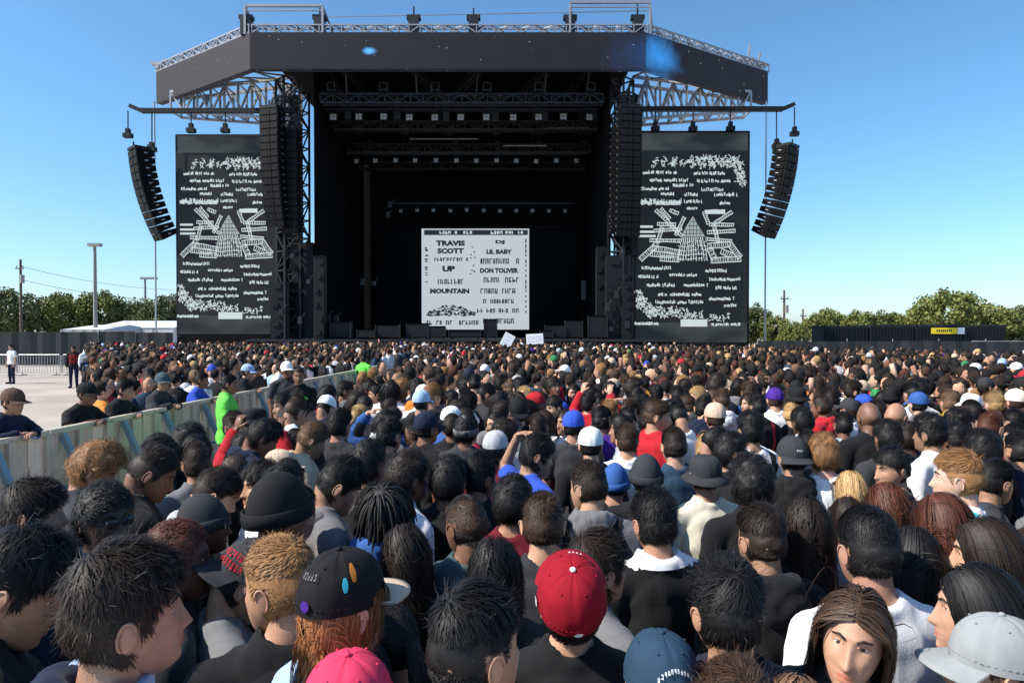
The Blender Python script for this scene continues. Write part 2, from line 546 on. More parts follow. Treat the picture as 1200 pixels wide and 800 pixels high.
# dark equipment racks and cable bundles clad the tower feet
for tx, ww, y0, y1, Y in ((330, 1.3, 330, 396, 47.2), (356, 1.5, 285, 396, 48.2), (375, .7, 300, 398, 46.6), (724, 1.7, 300, 398, 47.2), (742, .5, 255, 300, 47.4), (706, .9, 290, 398, 48.4), (735, .8, 330, 400, 46.8)):
    p, q = at(tx, y0, Y), at(tx, y1, Y)
    b = MB().box((p.x, Y, (p.z + q.z) / 2), (ww, .8, p.z - q.z))
    for k in range(6):
        z = q.z + (p.z - q.z) * (k + .5) / 6
        b.box((p.x + random.uniform(-.3, .3) * ww, Y - .43, z), (.35 * ww, .1, .3))
    sp(b, 'equipment_rack', M['black_metal'])
for px, py, Y in ((343, 300, 46.5), (352, 250, 46.4), (362, 330, 46.4), (330, 365, 46.4), (352, 375, 46.3), (384, 372, 48), (394, 374, 48), (712, 360, 46.5), (722, 345, 46.5), (684, 340, 50), (457, 240, 56), (455, 252, 56), (425, 330, 52), (438, 332, 52), (716, 385, 46.5), (735, 380, 46.3)):
    p = at(px, py, Y)
    b = MB().box(p, (.28, .3, random.choice([.3, .5, 1.4 if px in (684, 457) else .5]))).bar(p, p + Vector((.3, .2, .5)), .06)
    sp(b, 'bracket', M['dark_truss'])

# wing trusses that carry side screens and outer speakers
for sg, xt, xo, beam in ((-1, 345, 200, (152, 346, 130)), (1, 742, 880, (748, 931, 128))):
    Yw = 48.6
    p0t, p0b = at(xt, 90, Yw), at(xt, 140, Yw)
    p1t, p1b = at(xo, 108, Yw + 2), at(xo, 130, Yw + 2)
    b = MB()
    for off in (0, 1.6):
        o = Vector((0, off, 0))
        b.bar(p0t + o, p1t + o, .2); b.bar(p0b + o, p1b + o, .18)
        n = 9
        for k in range(n + 1):
            t = k / n
            a1, c1 = p0t.lerp(p1t, t) + o, p0b.lerp(p1b, t) + o
            b.bar(a1, c1, .14)
            if k < n:
                t2 = (k + 1) / n
                if k % 2: b.bar(a1, p0b.lerp(p1b, t2) + o, .12)
                else: b.bar(c1, p0t.lerp(p1t, t2) + o, .12)
            if off: b.bar(a1 - Vector((0, 1.6, 0)), a1, .1); b.bar(c1 - Vector((0, 1.6, 0)), c1, .1)
    sp(b, 'wing_truss', M['truss'])
    # light lattice going up to the header
    b = MB()
    for k in range(7):
        t = k / 7
        a1 = p0t.lerp(p1t, t); a2 = p0t.lerp(p1t, t + .14)
        hx = XL + (XLO - XL) * t if sg < 0 else XR + (XRO - XR) * t
        hy = YH + (YW - YH) * t + .8
        b.bar(a1, (hx, hy, ZB + .1), .1); b.bar(a2, (hx, hy, ZB + .1), .09)
    sp(b, 'wing_lattice', M['truss'])
    x0, x1, yb = beam
    a, c = at(x0 + (14 if sg < 0 else 0), yb, 47.4), at(x1 - (14 if sg > 0 else 0), yb, 47.4)
    tip = at(152 if sg < 0 else 931, yb - 6, 47.4)
    b = MB().box((a + c) / 2, ((c - a).length, .35, .3))
    b.bar(a if sg < 0 else c, tip, .25)
    sp(b, 'lifting_beam', M['black_metal'])
    # guy mast at the wing tip
    mx = XLO + .1 if sg < 0 else XRO - .3
    sp(MB().bar((mx, YW - .5, 0), (mx, YW - .5, ZB), .13, n=6), 'wing_mast', M['steel'])
    for px, y0, y1 in (((224, 130, 154), (264, 132, 154), (150, 130, 160), (178, 130, 176)) if sg < 0 else ((768, 132, 152), (812, 132, 152), (856, 130, 152), (910, 130, 172), (931, 126, 158))):
        b = MB()
        b.bar(at(px, y0, 47.4), at(px, y1, 47.4), .06)
        p = at(px, y1 - 1, 47.4); b.box(p, (.55, .4, .3)); b.box(p + Vector((0, 0, .3)), (.25, .3, .35))
        sp(b, 'chain_hoist', M['black_metal'])


# ------------------------------------------------------------------ rows of lamps under the roof
def lamp_mesh():
    b = MB().box((0, 0, 0), (.52, .3, .5)).box((0, .0, .36), (.6, .12, .06)).box((.29, 0, .18), (.04, .1, .36)).box((-.29, 0, .18), (.04, .1, .36)).bar((0, 0, .36), (0, 0, .62), .08)
    f = MB()
    for i in (-1, 1):
        for j in (-1, 1): f.box((i * .115, -.16, j * .11), (.2, .03, .19))
    return b.mesh('lamp_housing', M['black_metal']), f.mesh('lamp_lens', M['lamp'])


hm, fm = lamp_mesh()
rows = [([391, 421, 450, 480, 510, 540, 570, 601, 631, 660, 690], 138, 49.0, 1.0, 'square white-faced blinder lamp in the top row below the stage roof', 'blinder lamps in the top row'),
        ([418, 440, 464, 487, 511, 535, 558, 582, 605, 628, 652, 675], 189, 54.0, .7, 'small lamp in the middle row hung inside the stage', 'lamps in the middle row'),
        ([470, 489, 508, 528, 547, 567, 586, 605, 624, 643, 662], 247, 59.0, .62, 'small lamp in the low row just above the dark upstage screen', 'lamps in the row above the upstage screen')]
for xs, y, Y, s, lab, grp in rows:
    for x in xs:
        o = empty('stage_lamp', at(x, y + random.uniform(-.6, .6), Y), random.uniform(-.15, .15))
        o.scale = (s, s, s)
        tag(o, lab, 'stage lamp', grp)
        link('housing', hm, o); link('lens', fm, o)
    a, b = at(xs[0] - 12, y - 4, Y), at(xs[-1] + 12, y - 4, Y)
    sp(MB().bar(a + Vector((0, 0, .35)), b + Vector((0, 0, .35)), .1).bar(a + Vector((0, .4, .35)), b + Vector((0, .4, .35)), .1), 'lamp_bar', M['dark_truss'])


# ------------------------------------------------------------------ line arrays
def cabinet_mesh(w, h, d):
    b = MB()
    # trapezoid cabinet: taller at the front
    v = [(-w / 2, d / 2, -h / 2), (w / 2, d / 2, -h / 2), (w / 2, d / 2, h / 2), (-w / 2, d / 2, h / 2),
         (-w / 2, -d / 2, -h * .36), (w / 2, -d / 2, -h * .36), (w / 2, -d / 2, h * .36), (-w / 2, -d / 2, h * .36)]
    b.add(v, [(1, 0, 3, 2), (4, 5, 6, 7), (0, 1, 5, 4), (2, 3, 7, 6), (0, 4, 7, 3), (1, 2, 6, 5)])
    for sx in (-1, 1):
        b.box((sx * (w / 2 + .02), d * .3, 0), (.05, .12, h * .7)).box((sx * (w / 2 + .02), -d * .35, 0), (.05, .1, h * .5))
    g = MB()
    for sx in (-1, 1): g.box((sx * w * .27, d / 2 + .012, 0), (w * .36, .03, h * .8))
    g.box((0, d / 2 + .02, 0), (w * .13, .05, h * .86))
    hd = MB()
    for sx in (-1, 1): hd.box((sx * (w / 2 + .035), 0, 0), (.03, .22, .06))
    return b.mesh('cabinet', M['speaker']), g.mesh('grille', M['grille']), hd.mesh('handle', M['steel'])


def line_array(top, face, n, w, h, d, t0, t1, label, curve=1.6):
    """hangs from its top point, facing compass angle 'face' (0 = toward the camera, + = toward +X)"""
    root = empty('line_array_speaker', top, math.pi + face)
    tag(root, label, 'loudspeaker', 'loudspeaker arrays hung beside the stage')
    MB().box((0, 0, .1), (w * .9, d * 1.1, .2)).bar((0, d * .4, .2), (0, d * .4, .55), .08).bar((0, -d * .4, .2), (0, -d * .4, .55), .08).build('flying_frame', M['black_metal'], root)
    cm, gm, hdm = cabinet_mesh(w, h, d)
    p = Vector((0, 0, 0))
    for k in range(n):
        a = R(t0 + (t1 - t0) * (k / (n - 1)) ** curve)
        dv = Vector((0, -math.sin(a), -math.cos(a)))
        c = p + dv * (h / 2 + .004)
        o = link('cabinet', cm, root); o.location = c; o.rotation_euler = (-a, 0, 0)
        link('grille', gm, o); link('handle', hdm, o)
        p = p + dv * (h + .008)
    return root


line_array(at(319, 129, 45.4), R(-14), 17, 1.35, .44, .85, 0, 15, 'tall straight loudspeaker array beside the screen at the guarded fence side, front column')
line_array(at(341, 156, 46.2), R(-6), 15, 1.25, .44, .85, 0, 6, 'shorter loudspeaker column tucked behind the front array near the fence side screen')
line_array(at(737, 128, 45.6), R(8), 18, 1.5, .46, .85, 0, 6, 'tall straight loudspeaker array overlapping the screen on the tree side', 1.5)
line_array(at(725, 152, 46.4), R(4), 15, 1.05, .46, .85, 0, 4, 'narrow loudspeaker column close to the tree-side edge of the stage opening', 1.5)
line_array(at(165, 177, 47.4), R(-42), 12, 1.55, .50, 1.15, 5, 27, 'curved loudspeaker array hanging free over the fenced-off side crowd', 1.0)
line_array(at(921, 174, 47.4), R(42), 12, 1.55, .50, 1.15, 5, 27, 'curved loudspeaker array hanging free near the open tree line', 1.0)


# ------------------------------------------------------------------ side screens
def ledmat(name, lo, hi):
    m, n, l, p = newmat(name)
    p.inputs['Base Color'].default_value = (.005, .0055, .006, 1)
    p.inputs['Specular IOR Level'].default_value = .2
    p.inputs['Roughness'].default_value = .6
    tc = n.new('ShaderNodeTexCoord')
    nz = n.new('ShaderNodeTexNoise'); nz.inputs['Scale'].default_value = .28; nz.inputs['Detail'].default_value = 2
    mp = n.new('ShaderNodeMapping'); mp.inputs['Scale'].default_value = (.7, 1, 1.6)
    l.new(tc.outputs['Object'], mp.inputs[0]); l.new(mp.outputs[0], nz.inputs['Vector'])
    cr = n.new('ShaderNodeValToRGB')
    cr.color_ramp.elements[0].color = (*lo, 1); cr.color_ramp.elements[1].color = (*hi, 1)
    cr.color_ramp.elements[0].position = .38; cr.color_ramp.elements[1].position = .68
    l.new(nz.outputs['Fac'], cr.inputs[0])
    l.new(cr.outputs[0], p.inputs['Emission Color'])
    p.inputs['Emission Strength'].default_value = 1
    return m


M['led_dark'] = ledmat('led_dark', (.0065, .0085, .009), (.009, .0115, .012))
M['led_band'] = ledmat('led_band', (.010, .012, .013), (.055, .062, .063))
M['led_white'] = emissive('led_white', (.46, .54, .54), .85)
M['led_poster'] = emissive('led_poster', (.42, .46, .50), .85)
M['led_black'] = emissive('led_black', (.012, .013, .016), 1)


GLYPHS = [[(0, -.9), (0, .45), (.35, .5)], [(.5, -.2), (.15, -.35), (0, .1), (.2, .5), (.55, .35), (.55, -.3), (.6, .5)], [(0, .5), (0, -.4), (.15, -.1), (.5, -.4), (.6, .5)],
          [(0, .1), (.55, 0), (.45, -.4), (.1, -.3), (0, .25), (.3, .5), (.6, .35)], [(.55, -.4), (.1, -.35), (.15, 0), (.5, .1), (.45, .5), (0, .45)], [(.25, -.8), (.25, .5), (.5, .45)],
          [(0, -.4), (.3, .5), (.6, -.4)], [(.1, -.4), (0, .3), (.3, .5), (.6, -.3), (.6, .5)], [(.55, -.9), (.55, .5), (.1, .4), (.1, -.2), (.55, -.2)], [(0, -.85), (0, .5), (.5, -.3), (.1, .0), (.6, .5)],
          [(0, -.8), (.6, -.8), (.3, -.8), (.3, .5)], [(0, .5), (0, -.8), (.5, -.6), (.05, -.1), (.55, .5)]]


def scribble(mb, x0, x1, y, h, rnd, line):
    """hand lettering too small to read: short pen strokes, in photo pixels"""
    x = x0; run = 0
    while x < x1:
        run += 1
        if run > 3 and rnd.random() < .18: x += 1.8; run = 0; continue
        w = rnd.uniform(2.0, 2.9); dy = rnd.uniform(-.12, .12) * h
        line(mb, [(x + p * w, y + dy + q * h * .5) for p, q in rnd.choice(GLYPHS)], .9)
        x += w * rnd.uniform(.8, 1.0)


def side_art(seed):
    """artwork in the pixels of the tree-side screen: x 746..877, y 153..404, returned in metres about its centre"""
    rnd = random.Random(seed)
    K = 48.0 / 800
    cx, cz = 811.5, 278.5
    lay = [0]

    def rect(mb, x0, y0, x1, y1):
        lay[0] += 1
        yy = -.012 - .00002 * lay[0]
        mb.quad(((x0 - cx) * K, yy, (cz - y1) * K), ((x1 - cx) * K, yy, (cz - y1) * K), ((x1 - cx) * K, yy, (cz - y0) * K), ((x0 - cx) * K, yy, (cz - y0) * K))

    def poly(mb, pts):
        lay[0] += 1
        yy = -.012 - .00002 * lay[0]
        mb.add([((x - cx) * K, yy, (cz - y) * K) for x, y in pts], [tuple(range(len(pts)))][::1])

    def line(mb, pts, t):
        lay[0] += 1
        yy = -.012 - .00002 * lay[0]
        for (xa, ya), (xb, yb) in zip(pts, pts[1:]):
            L = math.hypot(xb - xa, yb - ya)
            if L < .05: continue
            ux, uy = (xb - xa) / L * t * .3, (yb - ya) / L * t * .3
            nx, ny = -(yb - ya) / L * t / 2, (xb - xa) / L * t / 2
            q = [(xa - ux + nx, ya - uy + ny), (xa - ux - nx, ya - uy - ny), (xb + ux - nx, yb + uy - ny), (xb + ux + nx, yb + uy + ny)]
            lay[0] += .2
            mb.add([((x - cx) * K, yy - .00002 * lay[0] * 0 - .000004 * (lay[0] % 1), (cz - y) * K) for x, y in q], [(0, 1, 2, 3)])

    w, k, tri = MB(), MB(), MB()

    def speck(x0, y0, x1, y1, t, dens):
        L = math.hypot(x1 - x0, y1 - y0)
        for _ in range(int(L * t * dens * .62)):
            u = rnd.random(); v = (rnd.random() - .5) * t
            x = x0 + (x1 - x0) * u - (y1 - y0) / L * v; y = y0 + (y1 - y0) * u + (x1 - x0) / L * v
            an = rnd.uniform(0, 6.28); pl = [(x, y)]
            for _k in range(2):
                an += rnd.uniform(-1.1, 1.1); pl.append((pl[-1][0] + math.cos(an) * 1.3, pl[-1][1] + math.sin(an) * 1.3))
            line(w, pl, rnd.uniform(.6, 1.05))
    def limb(x0, y0, x1, y1, t):
        """an outlined, hatched bar"""
        L = math.hypot(x1 - x0, y1 - y0); ux, uy = (x1 - x0) / L, (y1 - y0) / L
        for o in (-t / 2, t / 2):
            line(w, [(x0 - uy * o + ux * L * k / 4 + rnd.uniform(-.4, .4), y0 + ux * o + uy * L * k / 4 + rnd.uniform(-.4, .4)) for k in range(5)], 1.0)
        n = max(2, int(L / 2.3))
        for k in range(n + 1):
            c = (x0 + ux * L * k / n, y0 + uy * L * k / n); v = rnd.uniform(-.8, .8)
            line(w, [(c[0] - uy * t / 2, c[1] + ux * t / 2), (c[0] + uy * t / 2 + v * ux, c[1] - ux * t / 2 + v * uy)], .75)

    # crest at the top
    for x in (768, 778, 788, 791): speck(x - 1, 194, x + 3, 184, 3.5, .55)
    speck(797, 191, 812, 189, 6, .5); speck(810, 190, 866, 189, 13, .42); speck(864, 190, 870, 217, 12, .42)
    for r_ in ((755, 793, 202), (814, 850, 203), (763, 808, 211), (818, 855, 212), (790, 813, 217), (752, 785, 221), (823, 848, 222), (776, 790, 227), (803, 817, 228), (838, 866, 228), (803, 823, 236), (844, 856, 238), (806, 818, 244)):
        scribble(w, *r_, 4.6, rnd, line)
    scribble(w, 750, 798, 237, 8, rnd, line); scribble(w, 750.6, 798, 237, 8, rnd, line)
    # the middle figure: a pale pyramid, spread arms and rays, two broad feet
    poly(tri, [(799, 277), (827, 277), (818, 262), (813, 253), (807, 262)])
    for j in range(12):
        xx = 797 + j * 2.8
        line(w, [(812 + (xx - 812) * .75, 278), (xx + rnd.uniform(-1, 1), 290), (xx + (xx - 812) * .12, 305)], 1.0)
    for yy in (283, 288, 293, 298, 303): line(w, [(796, yy), (804, yy + 1), (820, yy - 1), (829, yy)], .8)
    for a in ((770, 246, 800, 276), (776, 244, 786, 256), (826, 248, 831, 262), (803, 254, 793, 275), (858, 248, 836, 263), (827, 248, 850, 247), (793, 263, 772, 262), (832, 263, 860, 263), (768, 270, 800, 268), (830, 272, 862, 270), (763, 281, 800, 282), (828, 280, 858, 282), (786, 246, 796, 250), (838, 266, 842, 284), (777, 266, 772, 284)):
        limb(*a, 3.4)
    for y in (264, 270, 275): rect(w, 750, y, 766 + (y - 262) * .3, y + 2.6)
    rect(w, 827, 246, 850, 250.5)
    for a in ((752, 304, 771, 286), (766, 290, 798, 296), (775, 302, 797, 304), (764, 297, 790, 299), (830, 288, 856, 286), (856, 286, 868, 301), (834, 305, 869, 303), (832, 290, 838, 303), (846, 294, 858, 299)):
        limb(*a, 6.0)
    for r_ in ((754, 790, 314), (828, 851, 317), (750, 771, 324), (786, 818, 322), (832, 869, 327), (760, 792, 334), (803, 831, 334), (840, 865, 337), (773, 783, 345), (787, 823, 345), (770, 825, 354), (832, 862, 350), (850, 863, 358)):
        scribble(w, *r_, 4.8, rnd, line)
    speck(750, 338, 753, 356, 10, .42); speck(751, 352, 768, 368, 14, .42); speck(764, 365, 800, 366, 11, .40); speck(800, 364, 812, 374, 9, .42)
    speck(812, 370, 824, 369, 7, .4); speck(832, 369, 838, 374, 8, .4); speck(842, 374, 856, 370, 6, .35)
    scribble(w, 746, 772, 379, 4, rnd, line); scribble(w, 746, 772, 379, 4, rnd, line); rect(w, 799, 374, 830, 382.5); scribble(w, 835, 869, 380, 4, rnd, line)
    for yy, hw in ((259, 4), (264, 6), (269, 9), (273, 11)): rect(k, 813 - hw, yy, 813 + hw, yy + .8)
    for xx, y0 in ((809, 261), (813, 256), (817, 261), (805, 269), (821, 269)): rect(k, xx, y0, xx + .7, 276.5)
    # dark breaks in the pyramid's skirt
    for _ in range(70):
        x, y = rnd.uniform(797, 829), rnd.uniform(279, 305)
        rect(k, x, y, x + rnd.uniform(.8, 2), y + rnd.uniform(.8, 2.2))
    return w.mesh('screen_artwork', M['led_white']), tri.mesh('pyramid', emissive('led_grey', (.27, .33, .32), .85)), k.mesh('screen_artwork_dark', M['led_black'])


ART, ARTP, ARTK = side_art(5)


def side_screen(x0, x1, yt, yb, Y, label):
    a, b = at((x0 + x1) / 2, yt, Y), at((x0 + x1) / 2, yb, Y)
    w = (x1 - x0) / 800 * Y; h = a.z - b.z
    root = empty('led_screen', (a.x, Y, b.z))
    tag(root, label, 'screen', 'tall side screens')
    fr = MB().box((0, .3, h / 2), (w, .45, h))
    for k in range(6): fr.bar((-w / 2 + w * k / 5, .6, 0), (-w / 2 + w * k / 5, .6, h), .12)
    for k in range(8): fr.bar((-w / 2, .6, h * k / 7), (w / 2, .6, h * k / 7), .1)
    fr.build('frame', M['black_metal'], root)
    e = .16
    # bands at the top and bottom, artwork field between
    hb, ht = h * .105, h * .092
    for nm, z0, z1, mt in (('display_band', h - ht, h - e, M['led_band']), ('display', hb, h - ht, M['led_dark']), ('display_band', e, hb, M['led_band'])):
        MB().box((0, .06, (z0 + z1) / 2), (w - 2 * e, .06, z1 - z0 - .01)).build(nm, mt, root)
    s = w / (131 * 48 / 800)
    for me, nm in ((ART, 'artwork'), (ARTP, 'pyramid'), (ARTK, 'artwork_dark_marks')):  # the last mesh holds dark lines and breaks drawn in the artwork
        o = tag(link(nm, me, root), kind='stuff' if nm != 'pyramid' else None); o.location = (0, .04, h / 2); o.scale = (s * .97, 1, h / (251 * 48 / 800))
    sk = MB().box((0, .1, -b.z / 2 + .01), (w * .98, .3, b.z - .04))
    sk.build('base', M['drape'], root)
    return root


side_screen(205, 327, 157, 394, 48.0, 'tall screen with hand-lettered poster art, beside the curved array over the guarded fence')
side_screen(743, 879, 153, 404, 47.6, 'tall side screen with pale hand-lettered poster art, next to the line of trees')

# ------------------------------------------------------------------ upstage screen and the line-up poster on it
YP = 60.0
a, b = at(442, 265, YP), at(675, 389, YP)
ups = empty('upstage_screen', ((a.x + b.x) / 2, YP, b.z))
tag(ups, 'wide dark screen at the back of the stage showing a pale line-up poster', 'screen')
U0 = Vector(ups.location)
uw, uh = b.x - a.x, a.z - b.z
MB().box((0, .3, uh / 2), (uw, .4, uh)).build('frame', M['black_metal'], ups)
MB().box((0, .06, uh / 2), (uw - .1, .06, uh - .1)).build('display', plain('dark_display', (.0035, .0038, .0044), .7, var=.1, spec=.1), ups)
a, b = at(494, 268, YP), at(620, 386, YP)
pw, ph = b.x - a.x, a.z - b.z
pc = (a + b) / 2 - U0
post = MB().box((pc.x, .02, pc.z), (pw, .04, ph)).build('poster_sheet', M['led_poster'], ups)


def pp(px, py, dy=0):
    q = at(px, py, YP) - U0
    return Vector((q.x, -.012 - dy, q.z))


def lettering(txt, px, py, hpx, wpx, bold=.065):
    cu = bpy.data.curves.new('lettering', 'FONT')
    cu.body = txt; cu.align_x = 'CENTER'; cu.align_y = 'CENTER'; cu.size = 1; cu.offset = bold; cu.resolution_u = 2
    o = bpy.data.objects.new('lettering_source', cu)
    COL.objects.link(o)
    dg = bpy.context.evaluated_depsgraph_get(); dg.update()
    me = bpy.data.meshes.new_from_object(o.evaluated_get(dg))
    bpy.data.objects.remove(o)
    v = np.array([q.co[:] for q in me.vertices])
    c = (v.max(0) + v.min(0)) / 2; sz = v.max(0) - v.min(0)
    K = YP / 800
    P = pp(px, py)
    for q in me.vertices:
        x, z = (q.co.x - c[0]) / sz[0] * wpx * K, (q.co.y - c[1]) / sz[1] * hpx * K
        q.co = (P.x + x, P.y, P.z + z)
    me.materials.clear(); me.materials.append(M['led_black'])
    return link('lettering', me, ups)


# lines: (text, centre x, centre y, height, width) as the photograph shows them
for t in (('TRAVIS', 528, 285, 6.5, 34), ('SCOTT', 528, 294, 6.5, 31), ('UP', 526, 315, 7, 15), ('MOUNTAIN', 527, 341, 6, 46),
          ('LIL BABY', 585, 295, 5.5, 30), ('DON TOLIVER', 585, 317, 6, 45), ('DJ', 586, 284, 5, 11)):
    lettering(*t)
mk = MB(); lay = [0]
wk = MB()


def prect(mb, x0, y0, x1, y1):
    lay[0] += 1
    d = .00003 * lay[0]
    a_, b_ = pp(x0, y1, d), pp(x1, y0, d)
    mb.quad((a_.x, a_.y, a_.z), (b_.x, a_.y, a_.z), (b_.x, a_.y, b_.z), (a_.x, a_.y, b_.z))


def blocks(x0, x1, y, h, rnd, mb=mk, gap=.1):
    """heavy capitals too small to read"""
    x = x0
    while x < x1 - 1:
        w = rnd.uniform(3.0, 4.6)
        if rnd.random() > gap:
            prect(mb, x, y - h / 2, x + 1.2, y + h / 2)
            k = rnd.random()
            if k < .6: prect(mb, x, y - h / 2, x + w - .9, y - h / 2 + 1.2)
            if k > .3: prect(mb, x, y + rnd.uniform(-.1, .3) * h, x + w - .9, y + rnd.uniform(-.1, .3) * h + 1.1)
            if rnd.random() < .55: prect(mb, x + w - 1.9, y - h / 2, x + w - .8, y + h / 2)
        x += w


rnd = random.Random(11)
prect(mk, 497, 269.5, 618.5, 275.5)
for (x0, x1) in ((515, 536), (543, 552), (575, 587), (589, 603), (607, 614)): blocks(x0, x1, 272.5, 3.2, rnd, wk)
for a_ in ((509, 548, 304, 4), (513, 541, 330, 6), (563, 608, 306, 6.2), (563, 608, 328, 6), (563, 608, 341, 6), (566, 603, 353, 5), (559, 612, 364, 5), (566, 602, 376, 6), (500, 560, 378, 5)):
    blocks(*a_, rnd)
for _ in range(16):
    y = rnd.uniform(288, 330); prect(mk, 497.5 + rnd.random(), y, 500 + rnd.uniform(0, 2), y + rnd.uniform(.8, 2))
for _ in range(10): y = rnd.uniform(285, 330); x = rnd.uniform(550, 558); prect(mk, x, y, x + 1.6, y + 1.5)
for y in range(280, 368, 6): prect(mk, 615.5, y, 617, y + rnd.uniform(1, 5))
for _ in range(170):                                    # dark mountain drawing
    u = rnd.uniform(-1, 1); v = rnd.random()
    x = 527 + u * 28; y = 369 - v * 15 * (1 - abs(u) * .75)
    prect(mk, x, y, x + rnd.uniform(1, 4), y + rnd.uniform(.7, 1.8))
MBk = tag(mk.build('small_print', M['led_black'], ups), kind='stuff')
MBw = tag(wk.build('title_strip', M['led_white'], ups), kind='stuff')
for me in (MBk, MBw): pass
MBw.location = (0, -.012, 0)

# gear on the deck and the barrier in front of the stage
spots = [(455, 391, 46.8, 1.6, .9), (490, 388, 47, 1.5, 1.0), (512, 389, 47, 1.2, .8), (545, 391, 46.9, 2.2, .5), (400, 390, 47, 1.4, 1.1), (430, 392, 46.6, 1.2, .6), (575, 386, 48, .9, 1.3), (650, 391, 46.8, 1.4, .9), (672, 390, 46.9, 1.2, 1.2), (700, 389, 46.7, 1.3, 1.5), (640, 393, 46.4, .9, .5)]
for i, (px, py, Y, w, h) in enumerate(spots):
    p = at(px, py, Y)
    o = empty('flight_case', (p.x, Y, DECK))
    tag(o, 'dark metal-edged equipment case standing on the front of the stage deck', 'case', 'cases along the deck edge')
    MB().box((0, 0, h / 2 + .1), (w, .6, h - .02)).build('case_body', M['black_metal'], o)
    e = MB()
    for sx in (-1, 1):
        for z in (.12, h + .08): e.box((0, -.31, z), (w, .03, .05))
        e.box((sx * w / 2, -.31, h / 2 + .1), (.05, .04, h))
        e.box((sx * w * .4, 0, .05), (.1, .3, .1))
    e.build('case_edging', M['dark_truss'], o)


# ================================================================== FENCES, POLES, TREES
def sheet_mesh():
    """one corrugated upright strip of the barrier sheet, 0.24 m wide"""
    b = MB(); n = 10; w = .236; h = .98
    v, f = [], []
    for z in (0, h):
        for k in range(n + 1):
            y = -w / 2 + w * k / n
            d = .0 if k in (0, n) else (.012 if (k // 2) % 2 else 0)
            v.append((d, y, z))
    for k in range(n): f.append((k, k + 1, n + 2 + k, n + 1 + k))
    b.add(v, f)
    b.box((-.012, 0, h / 2), (.012, w, h - .004))
    return b.mesh('sheet', M['sheet'])


SHEET = sheet_mesh()
POST = MB().box((.03, 0, .54), (.06, .05, 1.08)).mesh('post', M['plate'])
RAIL = MB().box((.01, 0, 1.085), (.10, .985, .045)).mesh('rail', M['plate'])
BRACE = MB().bar((.05, 0, 1.04), (.74, 0, .05), .065).bar((.05, 0, .55), (.39, 0, .55), .03).mesh('brace', M['brace'])
FOOT = MB().box((.42, 0, .02), (.84, .985, .03)).bar((.83, -.49, .03), (.83, .49, .03), .05).mesh('foot_plate', M['brace'])
FENCE = [(-5.35, 4.0), (-5.05, 7.5), (-4.85, 11), (-4.6, 15), (-4.3, 20), (-4.05, 25), (-3.9, 30)]
FENCE_H = 1.2


def fence_x(Y):
    for (x0, y0), (x1, y1) in zip(FENCE, FENCE[1:]):
        if y0 <= Y <= y1: return x0 + (x1 - x0) * (Y - y0) / (y1 - y0)
    return FENCE[0][0] if Y < FENCE[0][1] else FENCE[-1][0]


y = 4.4
k = 0
while y < 21:
    x0, x1 = fence_x(y), fence_x(y + 1)
    o = empty('crowd_barrier', ((x0 + x1) / 2, y + .5, 0), -math.atan2(x1 - x0, 1))
    o.scale = (.8, 1, FENCE_H)
    tag(o, 'pale sheet metal crowd barrier with sloping blue-grey brace, one of the long guarded row', 'barrier', 'barriers in the guarded row')
    for q in range(4):
        s = link('slat', SHEET, o); k_ = random.uniform(.62, 1.1); s.color = (.86 * k_, .68 * k_, .49 * k_, 1); s.location = (random.uniform(-.004, .004), -.363 + .242 * q, .085)
    for q in (-.475, -.02, .475): link('post', POST, o).location = (0, q, 0)
    link('rail', RAIL, o); link('foot_plate', FOOT, o)
    link('brace', BRACE, o).location = (0, -.3 if k % 2 else -.22, 0)
    y += 1.0; k += 1

# bike racks on the far side
BAR = MB().bar((0, 0, .15), (0, 0, 1.08), .025, n=6).mesh('bar', M['rack'])
RFR = MB().tube([(-1.13, 0, .12), (-1.15, 0, .2), (-1.15, 0, 1.05), (-1.08, 0, 1.12), (1.08, 0, 1.12), (1.15, 0, 1.05), (1.15, 0, .2), (1.13, 0, .12)], .024, 6).bar((-1.13, 0, .15), (1.13, 0, .15), .035, n=6).mesh('frame', M['rack'])
RFT = MB().bar((0, -.35, .02), (0, .35, .02), .05).bar((0, 0, .02), (0, 0, .2), .04).mesh('foot', M['rack'])
for i in range(8):
    o = empty('bike_rack_barrier', (-30.5 + 2.36 * i, 37.0 + .1 * i, 0), R(2))
    tag(o, 'light steel bike rack barrier across the empty sandy ground by the dark tarp fence', 'barrier', 'bike racks by the tarp fence')
    link('frame', RFR, o)
    for q in range(15): link('bar', BAR, o).location = (-1.05 + .15 * q, 0, 0)
    for sx in (-.9, .9): link('foot', RFT, o).location = (sx, 0, 0)
for i in range(13):
    o = empty('bike_rack_barrier', (13.0 + 2.36 * i, 37.6 - .55 * i, 0), R(-13))
    tag(o, 'light steel bike rack barrier behind the crowd on the tree side', 'barrier', 'bike racks on the tree side')
    link('frame', RFR, o)
    for q in range(15): link('bar', BAR, o).location = (-1.05 + .15 * q, 0, 0)
    for sx in (-.9, .9): link('foot', RFT, o).location = (sx, 0, 0)


